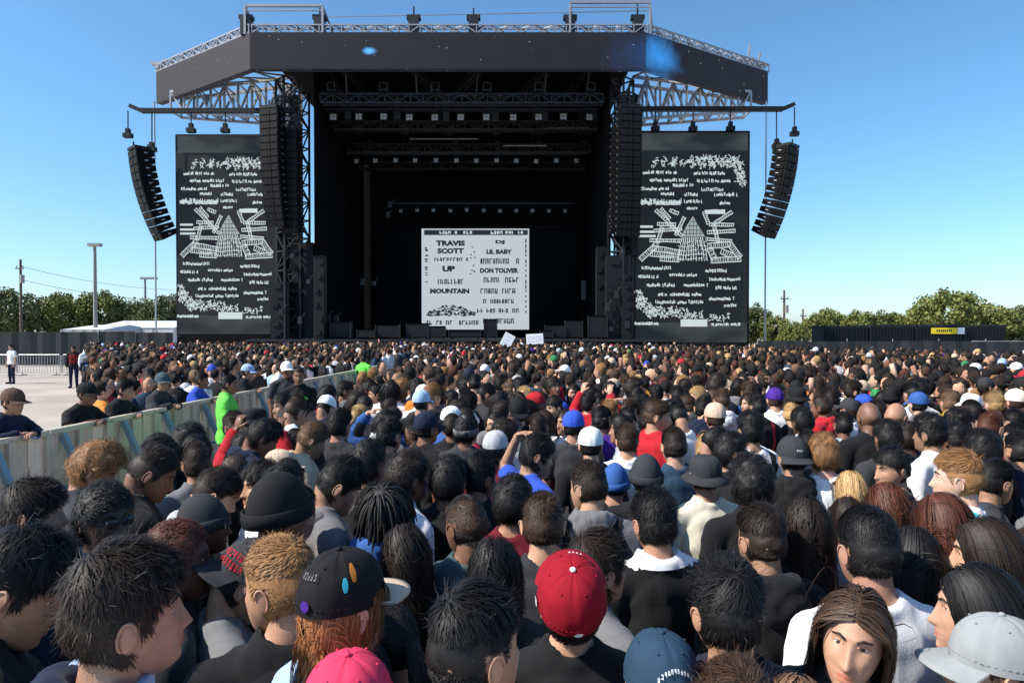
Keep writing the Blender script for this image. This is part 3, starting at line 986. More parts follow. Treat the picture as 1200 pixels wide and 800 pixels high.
def tarp_fence(x0, y0, x1, y1, h, n, label):
    root = empty('tarp_fence', (x0, y0, 0))
    tag(root, label, 'fence')
    d = Vector((x1 - x0, y1 - y0, 0)) / n
    for k in range(n):
        a = d * k; b = d * (k + 1); m = 6
        p = MB()
        hh = h + random.uniform(-.05, .05)
        for j in range(m):
            q0, q1 = a.lerp(b, j / m), a.lerp(b, (j + 1) / m)
            s0, s1 = .05 * math.sin(j * 2.1 + k), .05 * math.sin((j + 1) * 2.1 + k)
            nrm = Vector((d.y, -d.x, 0)).normalized()
            q0 = q0 + nrm * s0; q1 = q1 + nrm * s1
            p.quad((q0.x, q0.y, .05), (q1.x, q1.y, .05), (q1.x, q1.y, hh), (q0.x, q0.y, hh))
        p.build('panel', M['tarp'], root)
        MB().bar((a.x, a.y + .08, 0), (a.x, a.y + .08, h + .15), .06, n=6).build('post', M['pole'], root)
    return root


tarp_fence(-52, 47.5, -23.6, 47.5, 2.35, 11, 'long black tarp fence beside the curved loudspeaker on the guarded side')
tarp_fence(16.4, 45.5, 62, 41.0, 1.75, 16, 'long black tarp fence running behind the crowd below the trees')

# dark containers behind the right fence, with a yellow banner
for i, (x0, x1, y0, y1, Y) in enumerate(((965, 1018, 381, 402, 58), (1019, 1072, 380, 402, 58), (1073, 1128, 380, 402, 58), (1129, 1180, 380, 402, 58))):
    a, b = at(x0, y0, Y), at(x1, y1, Y)
    o = empty('container', ((a.x + b.x) / 2, Y, 0))
    tag(o, ['black container at the stage end of the row below the trees', 'black container second from the stage end of the row', 'black container with a yellow banner', 'black container at the far end of the row past the yellow banner'][i], 'container', 'black containers below the trees')
    w = b.x - a.x - .08; h = a.z
    MB().box((0, 1.2, h / 2), (w, 2.3, h - .04)).build('shell', M['tarp'], o)
    rb = MB()
    for k in range(14): rb.box((-w / 2 + w * (k + .5) / 14, .02, h / 2), (w / 30, .06, h * .9))
    rb.build('rib', M['black_metal'], o)
    if i == 2:
        p, q = at(1091, 384, Y), at(1121, 391, Y)
        bn = MB().box(((p.x + q.x) / 2 - o.location.x, -.05, (p.z + q.z) / 2), (q.x - p.x, .03, p.z - q.z)).build('banner', M['yellow'], o)
        t = MB()
        for k in range(8): t.box(((p.x + q.x) / 2 - o.location.x - .6 + .17 * k, -.07, (p.z + q.z) / 2), (.1, .01, .2))
        t.build('banner_print', M['ink'], bn)
        MB().box((q.x + .35 - o.location.x, -.05, (p.z + q.z) / 2), (.6, .03, .55)).build('banner', M['paper'], o)
a, b = at(1153, 396, 50), at(1215, 404, 50)
o = empty('white_cart', ((a.x + b.x) / 2, 50, 0)); tag(o, 'low white utility vehicle with dark windows beyond the tree-side fence', 'vehicle')
w = b.x - a.x
MB().box((0, .8, 1.0), (w, 1.6, .9)).box((0, .8, 1.62), (w * .94, 1.5, .08)).build('body', M['white_roof'], o)
for k in range(4): MB().box((-w / 2 + w * (k + .6) / 4.4, -.01, 1.2), (w * .17, .03, .3)).build('window', M['glass'], o)
for sx in (-.3, .3): MB().tube([(sx * w, -.02, .32), (sx * w, .25, .32)], .32, 14).build('wheel', M['black_metal'], o)


# white marquees far left
def marquee(px0, px1, ytop, ybot, Y, label):
    a, b = at(px0, ybot, Y), at(px1, ytop, Y)
    w = b.x - a.x
    o = empty('white_marquee', ((a.x + b.x) / 2, Y, 0)); tag(o, label, 'tent', 'white marquees beyond the tarp fence')
    ze, zr = a.z, b.z; d = 9
    rf = MB().add([(-w / 2, 0, ze), (w / 2, 0, ze), (w / 2, d, ze), (-w / 2, d, ze), (-w * .42, d / 2, zr), (w * .42, d / 2, zr)], [(0, 1, 5, 4), (2, 3, 4, 5), (1, 2, 5), (3, 0, 4)])
    rf.build('roof', M['white_roof'], o)
    MB().box((0, d / 2, ze / 2), (w - .1, d - .1, ze - .02)).build('wall', M['white_roof'], o)
    for k in range(5): MB().bar((-w / 2 + w * k / 4, -.05, 0), (-w / 2 + w * k / 4, -.05, ze), .1).build('post', M['steel'], o)


marquee(72, 122, 380, 386, 60, 'low white marquee beside the tall lamp post')
marquee(106, 204, 375, 384, 66, 'wide white marquee between the tall lamp post and the side screen')


# street lamps and utility poles
def lamp_post(px, ytop, Y, label, arm):
    p = at(px, ytop, Y)
    o = empty('lamp_post', (p.x, Y, 0)); tag(o, label, 'lamp post')
    MB().tube([(0, 0, 0), (0, 0, p.z)], [.2, .13], 8).build('pole', M['pole'], o)
    MB().box((arm, 0, p.z), (abs(arm) * 2 + 1.1, .5, .28)).build('lamp_head', M['pole'], o)
    MB().tube([(0, 0, 0), (0, 0, .5)], .35, 8).build('base', M['wallpaint'], o)


lamp_post(111, 287, 62, 'tall grey lamp post rising above the white marquees', 0)
lamp_post(170, 326, 90, 'short lamp post with one-sided head next to the side screen', .5)


def utility_pole(px, ytop, Y, label):
    p = at(px, ytop, Y)
    o = empty('utility_pole', (p.x, Y, 0)); tag(o, label, 'utility pole')
    MB().tube([(0, 0, 0), (0, 0, p.z)], [.17, .12], 8).build('pole', M['wood'], o)
    MB().box((0, -.15, p.z - 1.0), (.9, .1, .12)).build('crossarm', M['wood'], o)
    for s in (-.35, .35): MB().tube([(s, -.15, p.z - .92), (s, -.15, p.z - .7)], .06, 6).build('insulator', M['pole'], o)
    MB().tube([(.25, -.1, p.z - 2.6), (.25, -.1, p.z - 1.7)], .22, 8).build('transformer', M['pole'], o)
    return p


u1 = utility_pole(24, 304, 75, 'weathered utility pole standing over the dark tree')
u2 = utility_pole(919, 340, 78, 'weathered utility pole between tree and house by the curved array')
u3 = utility_pole(941, 362, 96, 'short far utility pole just beside the pale house')
for dz, lab in ((-.75, 'upper'), (-2.2, 'lower')):
    pts = []
    A = u1 + Vector((0, 0, dz)); B = at(204, 333, 95) + Vector((0, 0, dz)); 
    for k in range(13):
        t = k / 12; q = A.lerp(B, t); q.z -= 1.4 * 4 * t * (1 - t) * .4; pts.append(q)
    tag(MB().tube(pts, .025, 4).build('power_line', M['ink']), f'thin {lab} power line strung from the weathered pole past the marquees', 'cable')

# pale house between the trees
p = at(955, 384, 92)
o = empty('house', (p.x - 1.5, 92, 0)); o.scale = (.62, .62, .62); tag(o, 'small pale house with brown roof seen between trees', 'house')
MB().box((0, 4, 1.6), (9, 8, 3.2)).build('wall', M['wallpaint'], o)
MB().add([(-5, -.4, 3.2), (5, -.4, 3.2), (5, 8.4, 3.2), (-5, 8.4, 3.2), (-5, 4, 5.0), (5, 4, 5.0)], [(0, 1, 5, 4), (2, 3, 4, 5), (1, 2, 5), (3, 0, 4), (3, 2, 1, 0)]).build('roof', M['roofing'], o)
for sx in (-2.6, 2.4): MB().box((sx, -.02, 1.9), (1.3, .06, 1.2)).build('window', M['glass'], o)
MB().box((0, -.02, 1.1), (1, .06, 2.1)).build('door', M['roofing'], o)


# trees
def tree_meshes(seed, rx, h, dark):
    rnd = np.random.default_rng(seed); rr = random.Random(seed)
    t = MB()
    t.tube([(0, 0, 0), (.08, .02, h * .2), (0, .05, h * .42)], [.26, .2, .15], 8)
    tips = []
    for k in range(7):
        a = 2 * math.pi * k / 7 + rr.uniform(-.3, .3); L = rx * rr.uniform(.45, .8)
        e = Vector((math.cos(a) * L, math.sin(a) * L, h * rr.uniform(.5, .85)))
        m = Vector((math.cos(a) * L * .35, math.sin(a) * L * .35, h * .5))
        t.tube([(0, .03, h * .3), m, e], [.13, .08, .03], 6); tips.append(e)
    V, F = [], []
    n = 0
    clumps = []
    for k in range(110):
        while True:
            u = rnd.uniform(-1, 1, 3)
            if .25 < (u ** 2).sum() < 1: break
        c = np.array([u[0] * rx, u[1] * rx, h * .60 + u[2] * h * .38])
        if u[2] < 0: c[:2] *= .95
        clumps.append((c, rr.uniform(.35, .75) * rx * .42))
    for c, r in clumps:
        m = 95
        d = rnd.normal(size=(m, 3)); d /= np.linalg.norm(d, axis=1)[:, None]
        p = c + d * (r * rnd.uniform(.35, 1, (m, 1)))
        p[:, 2] = np.maximum(p[:, 2], h * .13)
        for q in range(m):
            a = Vector(rnd.normal(size=3)).normalized(); b = a.orthogonal().normalized()
            b = Quaternion(a, rr.uniform(0, 6.28)) @ b; e = a.cross(b)
            s = rr.uniform(.08, .16)
            o = Vector(p[q])
            V += [o + b * s * 1.4, o + e * s, o - b * s * 1.4, o - e * s]
            F.append((n, n + 1, n + 2, n + 3)); n += 4
    me = bpy.data.meshes.new('crown'); me.from_pydata([tuple(q) for q in V], [], F); me.materials.append(M['leaf_dark' if dark else 'leaf'])
    return t.mesh('trunk', M['bark'], True), me


TREES = [tree_meshes(s, 3.6, 7.0, s % 2 == 1) for s in range(4)]
# (px centre, py top, half width px, Y, mesh, label)
TL = [(12, 340, 36, 78, 1, 'dense dark tree behind the weathered utility pole'),
      (-30, 345, 30, 82, 3, 'dark tree at the open end of the tarp fence'),
      (72, 345, 34, 84, 0, 'rounded olive tree between the weathered pole and the tall lamp post'),
      (118, 344, 34, 86, 2, 'broad olive tree right behind the tall lamp post'),
      (160, 354, 28, 86, 3, 'dark low tree behind the short lamp post'),
      (192, 347, 28, 84, 1, 'dark tree half hidden by the fence-side screen'),
      (880, 358, 26, 76, 3, 'dull green tree touching the edge of the tree-side screen'),
      (908, 372, 22, 74, 2, 'low bush-like tree beside the weathered pole near the curved array'),
      (968, 363, 26, 86, 0, 'spreading olive tree beside the pale house'),
      (1003, 366, 26, 84, 2, 'flat-topped olive tree above the stage end of the containers'),
      (1040, 366, 28, 84, 3, 'darker tree above the second container'),
      (1068, 364, 22, 82, 0, 'small olive tree tucked against the tallest tree'),
      (1112, 342, 42, 78, 2, 'tallest broad yellow-green tree rising above the yellow banner'),
      (1160, 358, 34, 80, 0, 'wide olive tree just past the tallest tree'),
      (1200, 360, 32, 80, 1, 'dark olive tree at the open end of the containers'),
      (1240, 357, 34, 82, 2, 'olive tree beyond the end of the containers'),
      (930, 378, 18, 70, 0, 'low yellow-green shrub tree in front of the pale house'),
      (335, 352, 30, 95, 2, 'olive tree glimpsed behind the stage tower')]
for px, py, hw, Y, mi, lab in TL:
    p = at(px, py, Y)
    o = empty('tree', (p.x, Y, 0), random.uniform(0, 6)); tag(o, lab, 'tree', 'trees along the horizon')
    sx = hw / 800 * Y / 3.9; sz = p.z / 7.0
    o.scale = (sx, sx, sz)
    link('trunk', TREES[mi][0], o); link('crown', TREES[mi][1], o)


# ================================================================== PEOPLE: head, hair, hats, bodies
def unit(v):
    return v / np.maximum(np.linalg.norm(v, axis=-1, keepdims=True), 1e-9)


def head_smooth(s):
    """skull without features; head-local metres, face toward +Y"""
    x, y, z = s[:, 0] * .078, s[:, 1] * .098, s[:, 2] * .122
    t = np.clip(-s[:, 2], 0, 1)
    x = x * (1 - .34 * t ** 1.5)
    y = y * (1 - .12 * t) + .056 * t ** 1.25
    y = np.where(s[:, 1] > 0, y * (1 - .05 * (1 - np.abs(s[:, 2]))), y)
    bk = np.exp(-((s[:, 2] - .15) / .5) ** 2) * np.clip(-s[:, 1], 0, 1) ** 2
    return np.stack([x, y - .008 * bk, z], 1)


def gau(v, c, s):
    return np.exp(-((v - c) / s) ** 2)


def head_face(s):
    p = head_smooth(s)
    x, y, z = p[:, 0], p[:, 1].copy(), p[:, 2]
    fr = np.clip(s[:, 1] * 2.2, 0, 1)
    ns = np.clip((.028 - z) / .062, 0, 1) * (z > -.034) + (z <= -.034) * np.clip(1 - (-.034 - z) / .014, 0, 1)
    y += fr * .026 * ns * np.exp(-(x / (.008 + .007 * np.clip(ns, 0, 1))) ** 2)
    for sx in (-1, 1):
        y -= fr * .010 * gau(x, sx * .031, .015) * gau(z, .014, .011)
        y += fr * .005 * gau(x, sx * .043, .018) * gau(z, -.018, .016)
        y += fr * .003 * gau(x, sx * .012, .006) * gau(z, -.030, .006)
    y += fr * .005 * gau(np.abs(x), .022, .03) * gau(z, .034, .008)
    y += fr * .007 * gau(x, 0, .021) * gau(z, -.054, .0055) + fr * .007 * gau(x, 0, .018) * gau(z, -.066, .006)
    y -= fr * .006 * gau(x, 0, .024) * gau(z, -.0600, .0025)
    y += fr * .008 * gau(x, 0, .02) * gau(z, -.098, .016)
    return np.stack([x, y, z], 1)


def sphere_grid(nu, nv, warp=0.):
    """unit sphere, poles up/down, columns crowded toward +Y when warp>0"""
    V = [(0, 0, 1)]; F = []
    for i in range(1, nv):
        t = math.pi * i / nv
        for j in range(nu):
            a = 2 * math.pi * j / nu
            a = a - warp * math.sin(a)
            # a = 0 is the face
            V.append((math.sin(t) * math.sin(a), math.sin(t) * math.cos(a), math.cos(t)))
    V.append((0, 0, -1))
    for j in range(nu): F.append((0, 1 + (j + 1) % nu, 1 + j))
    for i in range(nv - 2):
        for j in range(nu):
            a, b = 1 + i * nu + j, 1 + i * nu + (j + 1) % nu
            F.append((a, b, b + nu, a + nu))
    e = len(V) - 1
    for j in range(nu): F.append((e, 1 + (nv - 2) * nu + j, 1 + (nv - 2) * nu + (j + 1) % nu))
    return np.array(V), F


def face_y(x, z):
    """front surface of the face at x, z"""
    zz = np.clip(z / .122, -1, 1)
    s = np.array([[0, 0, zz]])
    t = max(-zz, 0)
    sx = x / (.078 * (1 - .34 * t ** 1.5))
    sy = math.sqrt(max(0, 1 - zz * zz - sx * sx))
    return head_face(np.array([[sx, sy, zz]]))[0][1]


def make_head():
    """vertices, faces, material index (0 skin 1 lips 2 white 3 pupil 4 brow)"""
    S, F = sphere_grid(72, 60, .55)
    V = head_face(S)
    mats = []
    for f in F:
        c = V[list(f)].mean(0)
        mats.append(1 if (c[1] > .06 and abs(c[0]) < .023 - abs(c[2] + .060) * .6 and -.071 < c[2] < -.0495) else 0)
    V = [tuple(v) for v in V]; F = list(F)

    def put(mb, mi):
        b = len(V)
        V.extend(tuple(v) for v in mb.v); F.extend(tuple(i + b for i in q) for q in mb.f); mats.extend([mi] * len(mb.f))
    for sx in (-1, 1):
        ear = MB()
        mE = Matrix.Rotation(sx * -.45, 3, 'Z') @ Matrix.Rotation(-.18, 3, 'X')
        ear.ell((0, 0, 0), (.0045, .0165, .030), 14, 10, mE)
        cc = Vector((sx * .083, -.008, -.004))
        ear.v = [tuple(Vector(v) + cc) for v in ear.v]
        put(ear, 0)
        rim = MB().tube([cc + mE @ Vector((sx * .0045, -math.cos(a) * .0150, math.sin(a) * .0285)) for a in np.linspace(-1.3, 2.9, 12)], [.0015] + [.0032] * 9 + [.0025, .0015], 6)
        put(rim, 0)
        ye = face_y(sx * .031, .014)
        put(MB().ell((sx * .031, ye - .0075, .013), (.0130, .0115, .0066), 12, 8), 2)
        put(MB().ell((sx * .031, ye + .0012, .013), (.0056, .0045, .0056), 10, 6), 3)
        lid = MB().tube([(sx * .017, face_y(sx * .017, .016) + .002, .017), (sx * .024, ye + .0035, .0205), (sx * .034, ye + .0035, .021), (sx * .046, face_y(sx * .046, .016) + .001, .0155)], [.002, .0034, .0034, .002], 6)
        put(lid, 0)
        put(MB().tube([(sx * .014, face_y(sx * .014, .031) + .001, .031), (sx * .03, face_y(sx * .03, .037) + .0015, .0375), (sx * .05, face_y(sx * .05, .031) + .001, .030)], [.003, .0038, .0018], 6), 4)
    return np.array(V), F, mats


HEAD_V, HEAD_F, HEAD_M = make_head()
SCALP = ([-1, -.3, 0, .3, .5, .7, 1], [-.60, -.5, -.2, .05, .38, .58, .62])


def scalp(s, lift=0.):
    ear = (np.abs(s[:, 1] + .07) < .21) & (s[:, 2] < .20) & (s[:, 2] > -.32)
    return ~ear & (s[:, 2] > np.interp(s[:, 1], *SCALP) + lift)


def fib(n):
    i = np.arange(n) + .5
    t = np.arccos(1 - 2 * i / n); a = math.pi * (1 + 5 ** .5) * i
    s = np.stack([np.cos(a) * np.sin(t), np.sin(a) * np.sin(t), np.cos(t)], 1)
    return unit(s + RNG.normal(size=s.shape) * .018)


def ribbons(P, W):
    """P: n x k x 3 path points, W: n x k widths -> vertices, faces, lying flat on the head"""
    n, k, _ = P.shape
    D = np.gradient(P, axis=1)
    out = unit(P - np.array([0, -.02, .0]))
    side = unit(np.cross(D, out))
    a = P - side * W[..., None] / 2; b = P + side * W[..., None] / 2
    V = np.stack([a, b], 2).reshape(-1, 3)
    idx = (np.arange(n) * k)[:, None] + np.arange(k - 1)[None]
    q = np.stack([idx * 2, idx * 2 + 1, (idx + 1) * 2 + 1, (idx + 1) * 2], -1).reshape(-1, 4)
    return V, q


SEMI = np.array([.078, .100, .122])


def strands(s, L, d0, segs, width, grav=0., jit=.15, curl=0., waves=2.0, hang=False, lay=0., follow=0., taper=.75):
    """lay: height of each root above the scalp; follow: how closely a strand hugs the skull"""
    n = len(s)
    p = head_smooth(s)
    nr = unit(p / SEMI ** 2)
    lay = np.broadcast_to(lay, (n,))
    p = p + nr * lay[:, None]
    d = unit(d0)
    L = np.broadcast_to(L, (n,))
    st = (L / segs)[:, None]
    lim0 = 1.015 + lay / .1
    pts = [p]
    for k in range(segs):
        d = unit(d + np.array([0, 0, -1.]) * grav + RNG.normal(size=d.shape) * jit)
        if follow:
            nn = unit(p / SEMI ** 2)
            near = (p[:, 2] > -.05)[:, None]
            d = np.where(near, unit(d - nn * (d * nn).sum(1, keepdims=True) * follow), d)
        p = p + d * st
        e = np.linalg.norm(p / SEMI, axis=1)
        lim = np.where(p[:, 2] < -.03, 0., lim0)
        bad = e < lim
        p = np.where(bad[:, None], p * (lim / np.maximum(e, 1e-6))[:, None], p)
        if hang:
            # keep off the neck, the back and the face
            rr = np.hypot(p[:, 0], p[:, 1] + .01)
            need = np.where(p[:, 2] < -.15, .10, .074)
            sc = np.where((p[:, 2] < -.02) & (rr < need), need / np.maximum(rr, 1e-4), 1)
            p = p * np.stack([sc, sc, np.ones(n)], 1)
            mx_ = .104 + lay * .8 + np.clip(-p[:, 2] - .1, 0, .3) * .10
            rr = np.hypot(p[:, 0], p[:, 1] + .01)
            sc = np.where((p[:, 2] < .02) & (rr > mx_), mx_ / np.maximum(rr, 1e-4), 1)
            p = p * np.stack([sc, sc, np.ones(n)], 1)
            f = (p[:, 1] > .02) & (np.abs(p[:, 0]) < .080) & (p[:, 2] < .055)
            p[f, 0] = np.sign(nr[f, 0] + 1e-4) * (.080 + lay[f] * .5)
            f = (p[:, 1] > .075) & (p[:, 2] < .055)
            p[f, 1] = .075
        pts.append(p.copy())
    P = np.stack(pts, 1)
    if curl:
        ph = RNG.uniform(0, 6.28, n)
        t = np.linspace(0, 1, segs + 1)
        u = unit(np.cross(nr, np.array([.3, .1, .94]))); v = np.cross(nr, u)
        ang = ph[:, None] + t[None] * waves * 6.28
        amp = curl * np.minimum(1, t * 4)[None] * RNG.uniform(.6, 1.3, (n, 1))
        P = P + (np.cos(ang) * amp)[..., None] * u[:, None] + (np.sin(ang) * amp)[..., None] * v[:, None]
    t = np.linspace(0, 1, segs + 1)
    W = width * (1 - taper * t ** 2)[None] * RNG.uniform(.7, 1.3, (n, 1))
    return ribbons(P, W)


def clumps(s, k=5., seed=0.):
    """slowly varying direction field that gathers hair into locks"""
    return np.array([noise.noise_vector(Vector(q) * k + Vector((seed, 0, 0)))[:] for q in s])


def shell(thick, lift=0., nz=.004, fr=40, nu=56, nv=44, tmin=-1):
    S, F = sphere_grid(nu, nv)
    ok = scalp(S, lift) & (top_w(S) > tmin)
    P = head_smooth(S)
    N = unit(P / np.array([.078, .098, .122]) ** 2)
    th = thick(S)
    dn = np.array([noise.noise(Vector(p) * fr) for p in P]) * nz
    edge = np.clip((S[:, 2] - np.interp(S[:, 1], *SCALP) - lift) / .18, 0.12, 1)
    P = P + N * ((th + dn) * edge + .001)[:, None]
    F = [f for f in F if ok[list(f)].all()]
    return P, F


def hmesh(name, parts):
    V, F, b = [], [], 0
    for v, f in parts:
        V.append(np.asarray(v)); F += [tuple(int(i) + b for i in q) for q in f]; b += len(v)
    me = bpy.data.meshes.new(name)
    me.from_pydata(np.concatenate(V).tolist(), [], F)
    me.materials.append(M['hair'])
    me.polygons.foreach_set('use_smooth', [True] * len(me.polygons))
    return me


CROWN = unit(np.array([[.12, -.5, .86]]))[0]


def comb(s, swirl=.5, fwd=.0):
    t = s - CROWN
    t = t - s * (t * s).sum(1, keepdims=True)
    t = unit(t)
    return t + np.cross(s, t) * swirl + np.array([0, fwd, 0])


def top_w(s):
    """1 on top of the head, 0 at the sides and nape"""
    return np.clip((s[:, 2] - .35) / .35, 0, 1)


HAIR = {}


def h_short(name, ltop, lside, vol, n=8200, fwd=.4, clump=.55, w=.0023, swirl=.5, cut=None, lift=.12):
    """vol: height of the hair mass on top"""
    s = fib(n * 2); s = s[scalp(s)]
    if cut is not None: s = s[head_smooth(s)[:, 2] < cut]
    tw = top_w(s)
    L = lside + (ltop - lside) * tw
    th = np.minimum(lside, .008) * .5 + vol * tw
    ns = clumps(s, 7.)
    lay = th * np.sqrt(RNG.random(len(s))) * (1 + .35 * ns[:, 0])
    d = unit(comb(s, swirl, fwd)) + ns * clump + s * lift
    parts = []
    if cut is None and vol > .005: parts.append(shell(lambda S: np.minimum(lside, .008) * .4 + vol * .62 * top_w(S), 0, vol * .25, 40))
    elif cut is not None:
        V, F = shell(lambda S: .002 + 0 * S[:, 0], 0, .0)
        parts.append((V, [f for f in F if V[list(f)][:, 2].max() < cut]))
    parts.append(strands(s, L * RNG.uniform(.65, 1.2, len(s)), d, 4, w, .04, .10, lay=lay, follow=.55))
    if vol > .005:
        k = RNG.random(len(s)) < .07
        parts.append(strands(s[k], L[k] * 1.2, d[k] * .6 + s[k] * .5 + RNG.normal(size=(k.sum(), 3)) * .4, 4, w * .55, .05, .2, lay=lay[k]))
    HAIR[name] = hmesh(name, parts)


def h_curly(name, top, side, n, curl, waves, L, lift=0., w=.004):
    s = fib(n); s = s[scalp(s, lift)]
    tw = top_w(s)
    th = side + (top - side) * tw
    parts = [shell(lambda S: (side + (top - side) * top_w(S)) * .8, lift, top * .35, 32)]
    lay = th * (.45 + .55 * RNG.random(len(s))) * (1 + .4 * clumps(s, 6.)[:, 0])
    parts.append(strands(s, L * (.55 + .45 * tw) * RNG.uniform(.7, 1.3, len(s)), s * .25 + comb(s, .2) + clumps(s, 8.) * 1.2, 9, w, .05, .22, curl, waves, lay=lay, follow=.45, taper=.4))
    HAIR[name] = hmesh(name, parts)


def h_long(name, length, n=3600, curl=0., waves=3., w=.0036, jit=.025, vol=.014):
    s = fib(n * 2); s = s[scalp(s)]
    part = np.abs(s[:, 0]) < .0
    tang = np.stack([np.sign(s[:, 0] + 1e-3) * (.35 + .3 * np.abs(s[:, 0])), -.45 - .5 * (s[:, 1] < .3), -.25 + 0 * s[:, 0]], 1)
    tang = tang - s * (tang * s).sum(1, keepdims=True)
    d = unit(tang) + clumps(s, 5.) * .16
    lay = (vol * RNG.random(len(s)) * (1 + .5 * clumps(s, 7.)[:, 1])).clip(0)
    front = s[:, 1] > .45
    L = length * np.where(front, .82, 1.0) * RNG.uniform(.82, 1.08, len(s)) * (.72 + .28 * np.clip(s[:, 2] + .5, 0, 1))
    parts = [shell(lambda S: vol * .3 + 0 * S[:, 0], 0, .002, 30)]
    parts.append(strands(s, L, d, 12, w, .45, jit, curl, waves, True, lay, .6))
    HAIR[name] = hmesh(name, parts)


h_short('crop_hair', .026, .010, .012, fwd=.5)
h_short('swirl_hair', .028, .010, .012, fwd=.1, clump=.25, swirl=1.1)
h_short('messy_hair', .044, .024, .024, 9500, fwd=.35, clump=.8, w=.0021, lift=.10)
h_short('fade_hair', .036, .004, .020, fwd=.5, clump=.6, lift=.12)
h_short('slick_hair', .05, .008, .018, fwd=-.9, clump=.25, swirl=0)
h_short('buzz_hair', .006, .004, .003, 9500, fwd=0, clump=.3, w=.0019)
h_short('bowl_hair', .055, .045, .022, fwd=.3, clump=.3, w=.003, swirl=.2)
h_short('under_cap_hair', .02, .014, .004, 8200, fwd=-.1, clump=.4, cut=.035)
h_curly('curly_hair', .030, .022, 5200, .0062, 2.0, .042, w=.0022)
h_curly('curly_fade_hair', .040, .004, 5200, .0062, 2.0, .042, w=.0022)
h_curly('afro_hair', .055, .042, 6800, .0052, 2.4, .04, w=.0022)
h_curly('coil_hair', .014, .010, 5600, .0042, 1.4, .018, w=.0022)
h_long('long_straight_hair', .50)
h_long('long_wavy_hair', .46, 3400, .010, 3.0, .0036, .03, .020)
h_long('long_curly_hair', .44, 3200, .013, 6.0, .0034, .05, .026)
h_long('bob_hair', .24, 3400, .003, 1.5, .0036, .03, .018)
h_long('under_cap_bob', .20, 3400, .003, 1.5, .0036, .04, .006)


def h_locs():
    s = fib(640); s = s[scalp(s)]
    n = len(s)
    p = head_smooth(s); d = comb(s, .2) * .8 + s * .5
    mb = MB()
    for i in range(n):
        q = Vector(p[i]); dd = Vector(d[i]).normalized(); pts = [q]
        L = random.uniform(.11, .2)
        for k in range(7):
            dd = (dd + Vector((0, 0, -.42)) + Vector(RNG.normal(size=3)) * .07).normalized()
            q = q + dd * L / 7
            e = math.sqrt((q.x / .082) ** 2 + (q.y / .104) ** 2 + (q.z / .125) ** 2)
            if q.z > -.05 and e < 1.06: q = q * (1.06 / e)
            elif q.z <= -.05:
                r_ = math.hypot(q.x, q.y + .01)
                if r_ < .075: q = Vector((q.x * .075 / r_, q.y * .075 / r_, q.z))
            pts.append(q)
        mb.tube(pts, [.005] * 6 + [.0042, .0022], 5)
    HAIR['locs_hair'] = hmesh('locs_hair', [shell(lambda S: .006 + 0 * S[:, 0]), (np.array([tuple(v) for v in mb.v]), mb.f)])


h_locs()


def h_tail():
    s = fib(5200); s = s[scalp(s)]
    tgt = np.array([0, -.125, .035])
    p = head_smooth(s)
    t = tgt - p; t = t - s * (t * s).sum(1, keepdims=True)
    parts = [shell(lambda S: .007 + 0 * S[:, 0], 0, .003), strands(s, np.minimum(.1, np.linalg.norm(tgt - p, axis=1)), unit(t) + s * .05, 7, .0045, 0, .03, lay=.007 * RNG.random(len(s)), follow=.6)]
    n = 420
    a = RNG.uniform(0, 6.28, n); r = .020 * np.sqrt(RNG.random(n))
    k = np.linspace(0, 1, 9)
    base = np.stack([0 * k, -.118 - .07 * np.sin(k * 2.2) * (1 - k * .35), .04 - .33 * k ** 1.3], 1)
    sp_ = (1 + 1.1 * np.sin(k * 3.0))[None, :, None]
    P = base[None] + np.stack([np.cos(a) * r, np.sin(a) * r * .6, 0 * r], 1)[:, None] * sp_ + RNG.normal(size=(n, 9, 3)) * .0015
    parts.append(ribbons(P, np.broadcast_to(.006 * (1 - .6 * k)[None], (n, 9))))
    HAIR['ponytail_hair'] = hmesh('ponytail_hair', parts)


h_tail()


# ------------------------------------------------------------------ hats
def dome(rx, ry, z0, h, nu=48, nv=14, seams=6, squash=2.3, groove=.003, cy=-.004):
    V, F = [], []
    for i in range(nv + 1):
        e = i / nv
        zz = z0 + h * math.sin(e * math.pi / 2)
        rr = (1 - math.sin(e * math.pi / 2) ** squash) ** (1 / squash) if i < nv else 0
        rr = max(rr, 0.0)
        for j in range(nu):
            a = 2 * math.pi * j / nu
            g_ = groove * (1 if seams and j % (nu // seams) == 0 else 0)
            k = 1 + (.03 * math.cos(a) if True else 0)
            V.append((math.sin(a) * (rx * rr - g_ * (rr > .1)), cy + math.cos(a) * (ry * rr - g_ * (rr > .1)) * k, zz - (g_ if rr <= .75 else 0)))
    for i in range(nv):
        for j in range(nu):
            a, b = i * nu + j, i * nu + (j + 1) % nu
            F.append((a, b, b + nu, a + nu))
    return V, F


def cap_surface(az, el, off=.003, rx=.090, ry=.110, z0=.018, h=.118, squash=2.3, cy=-.004):
    e = math.sin(el * math.pi / 2)
    rr = (1 - e ** squash) ** (1 / squash)
    return Vector((math.sin(az) * (rx * rr + off), cy + math.cos(az) * (ry * rr + off) * (1 + .03 * math.cos(az)), z0 + h * e + off * e))


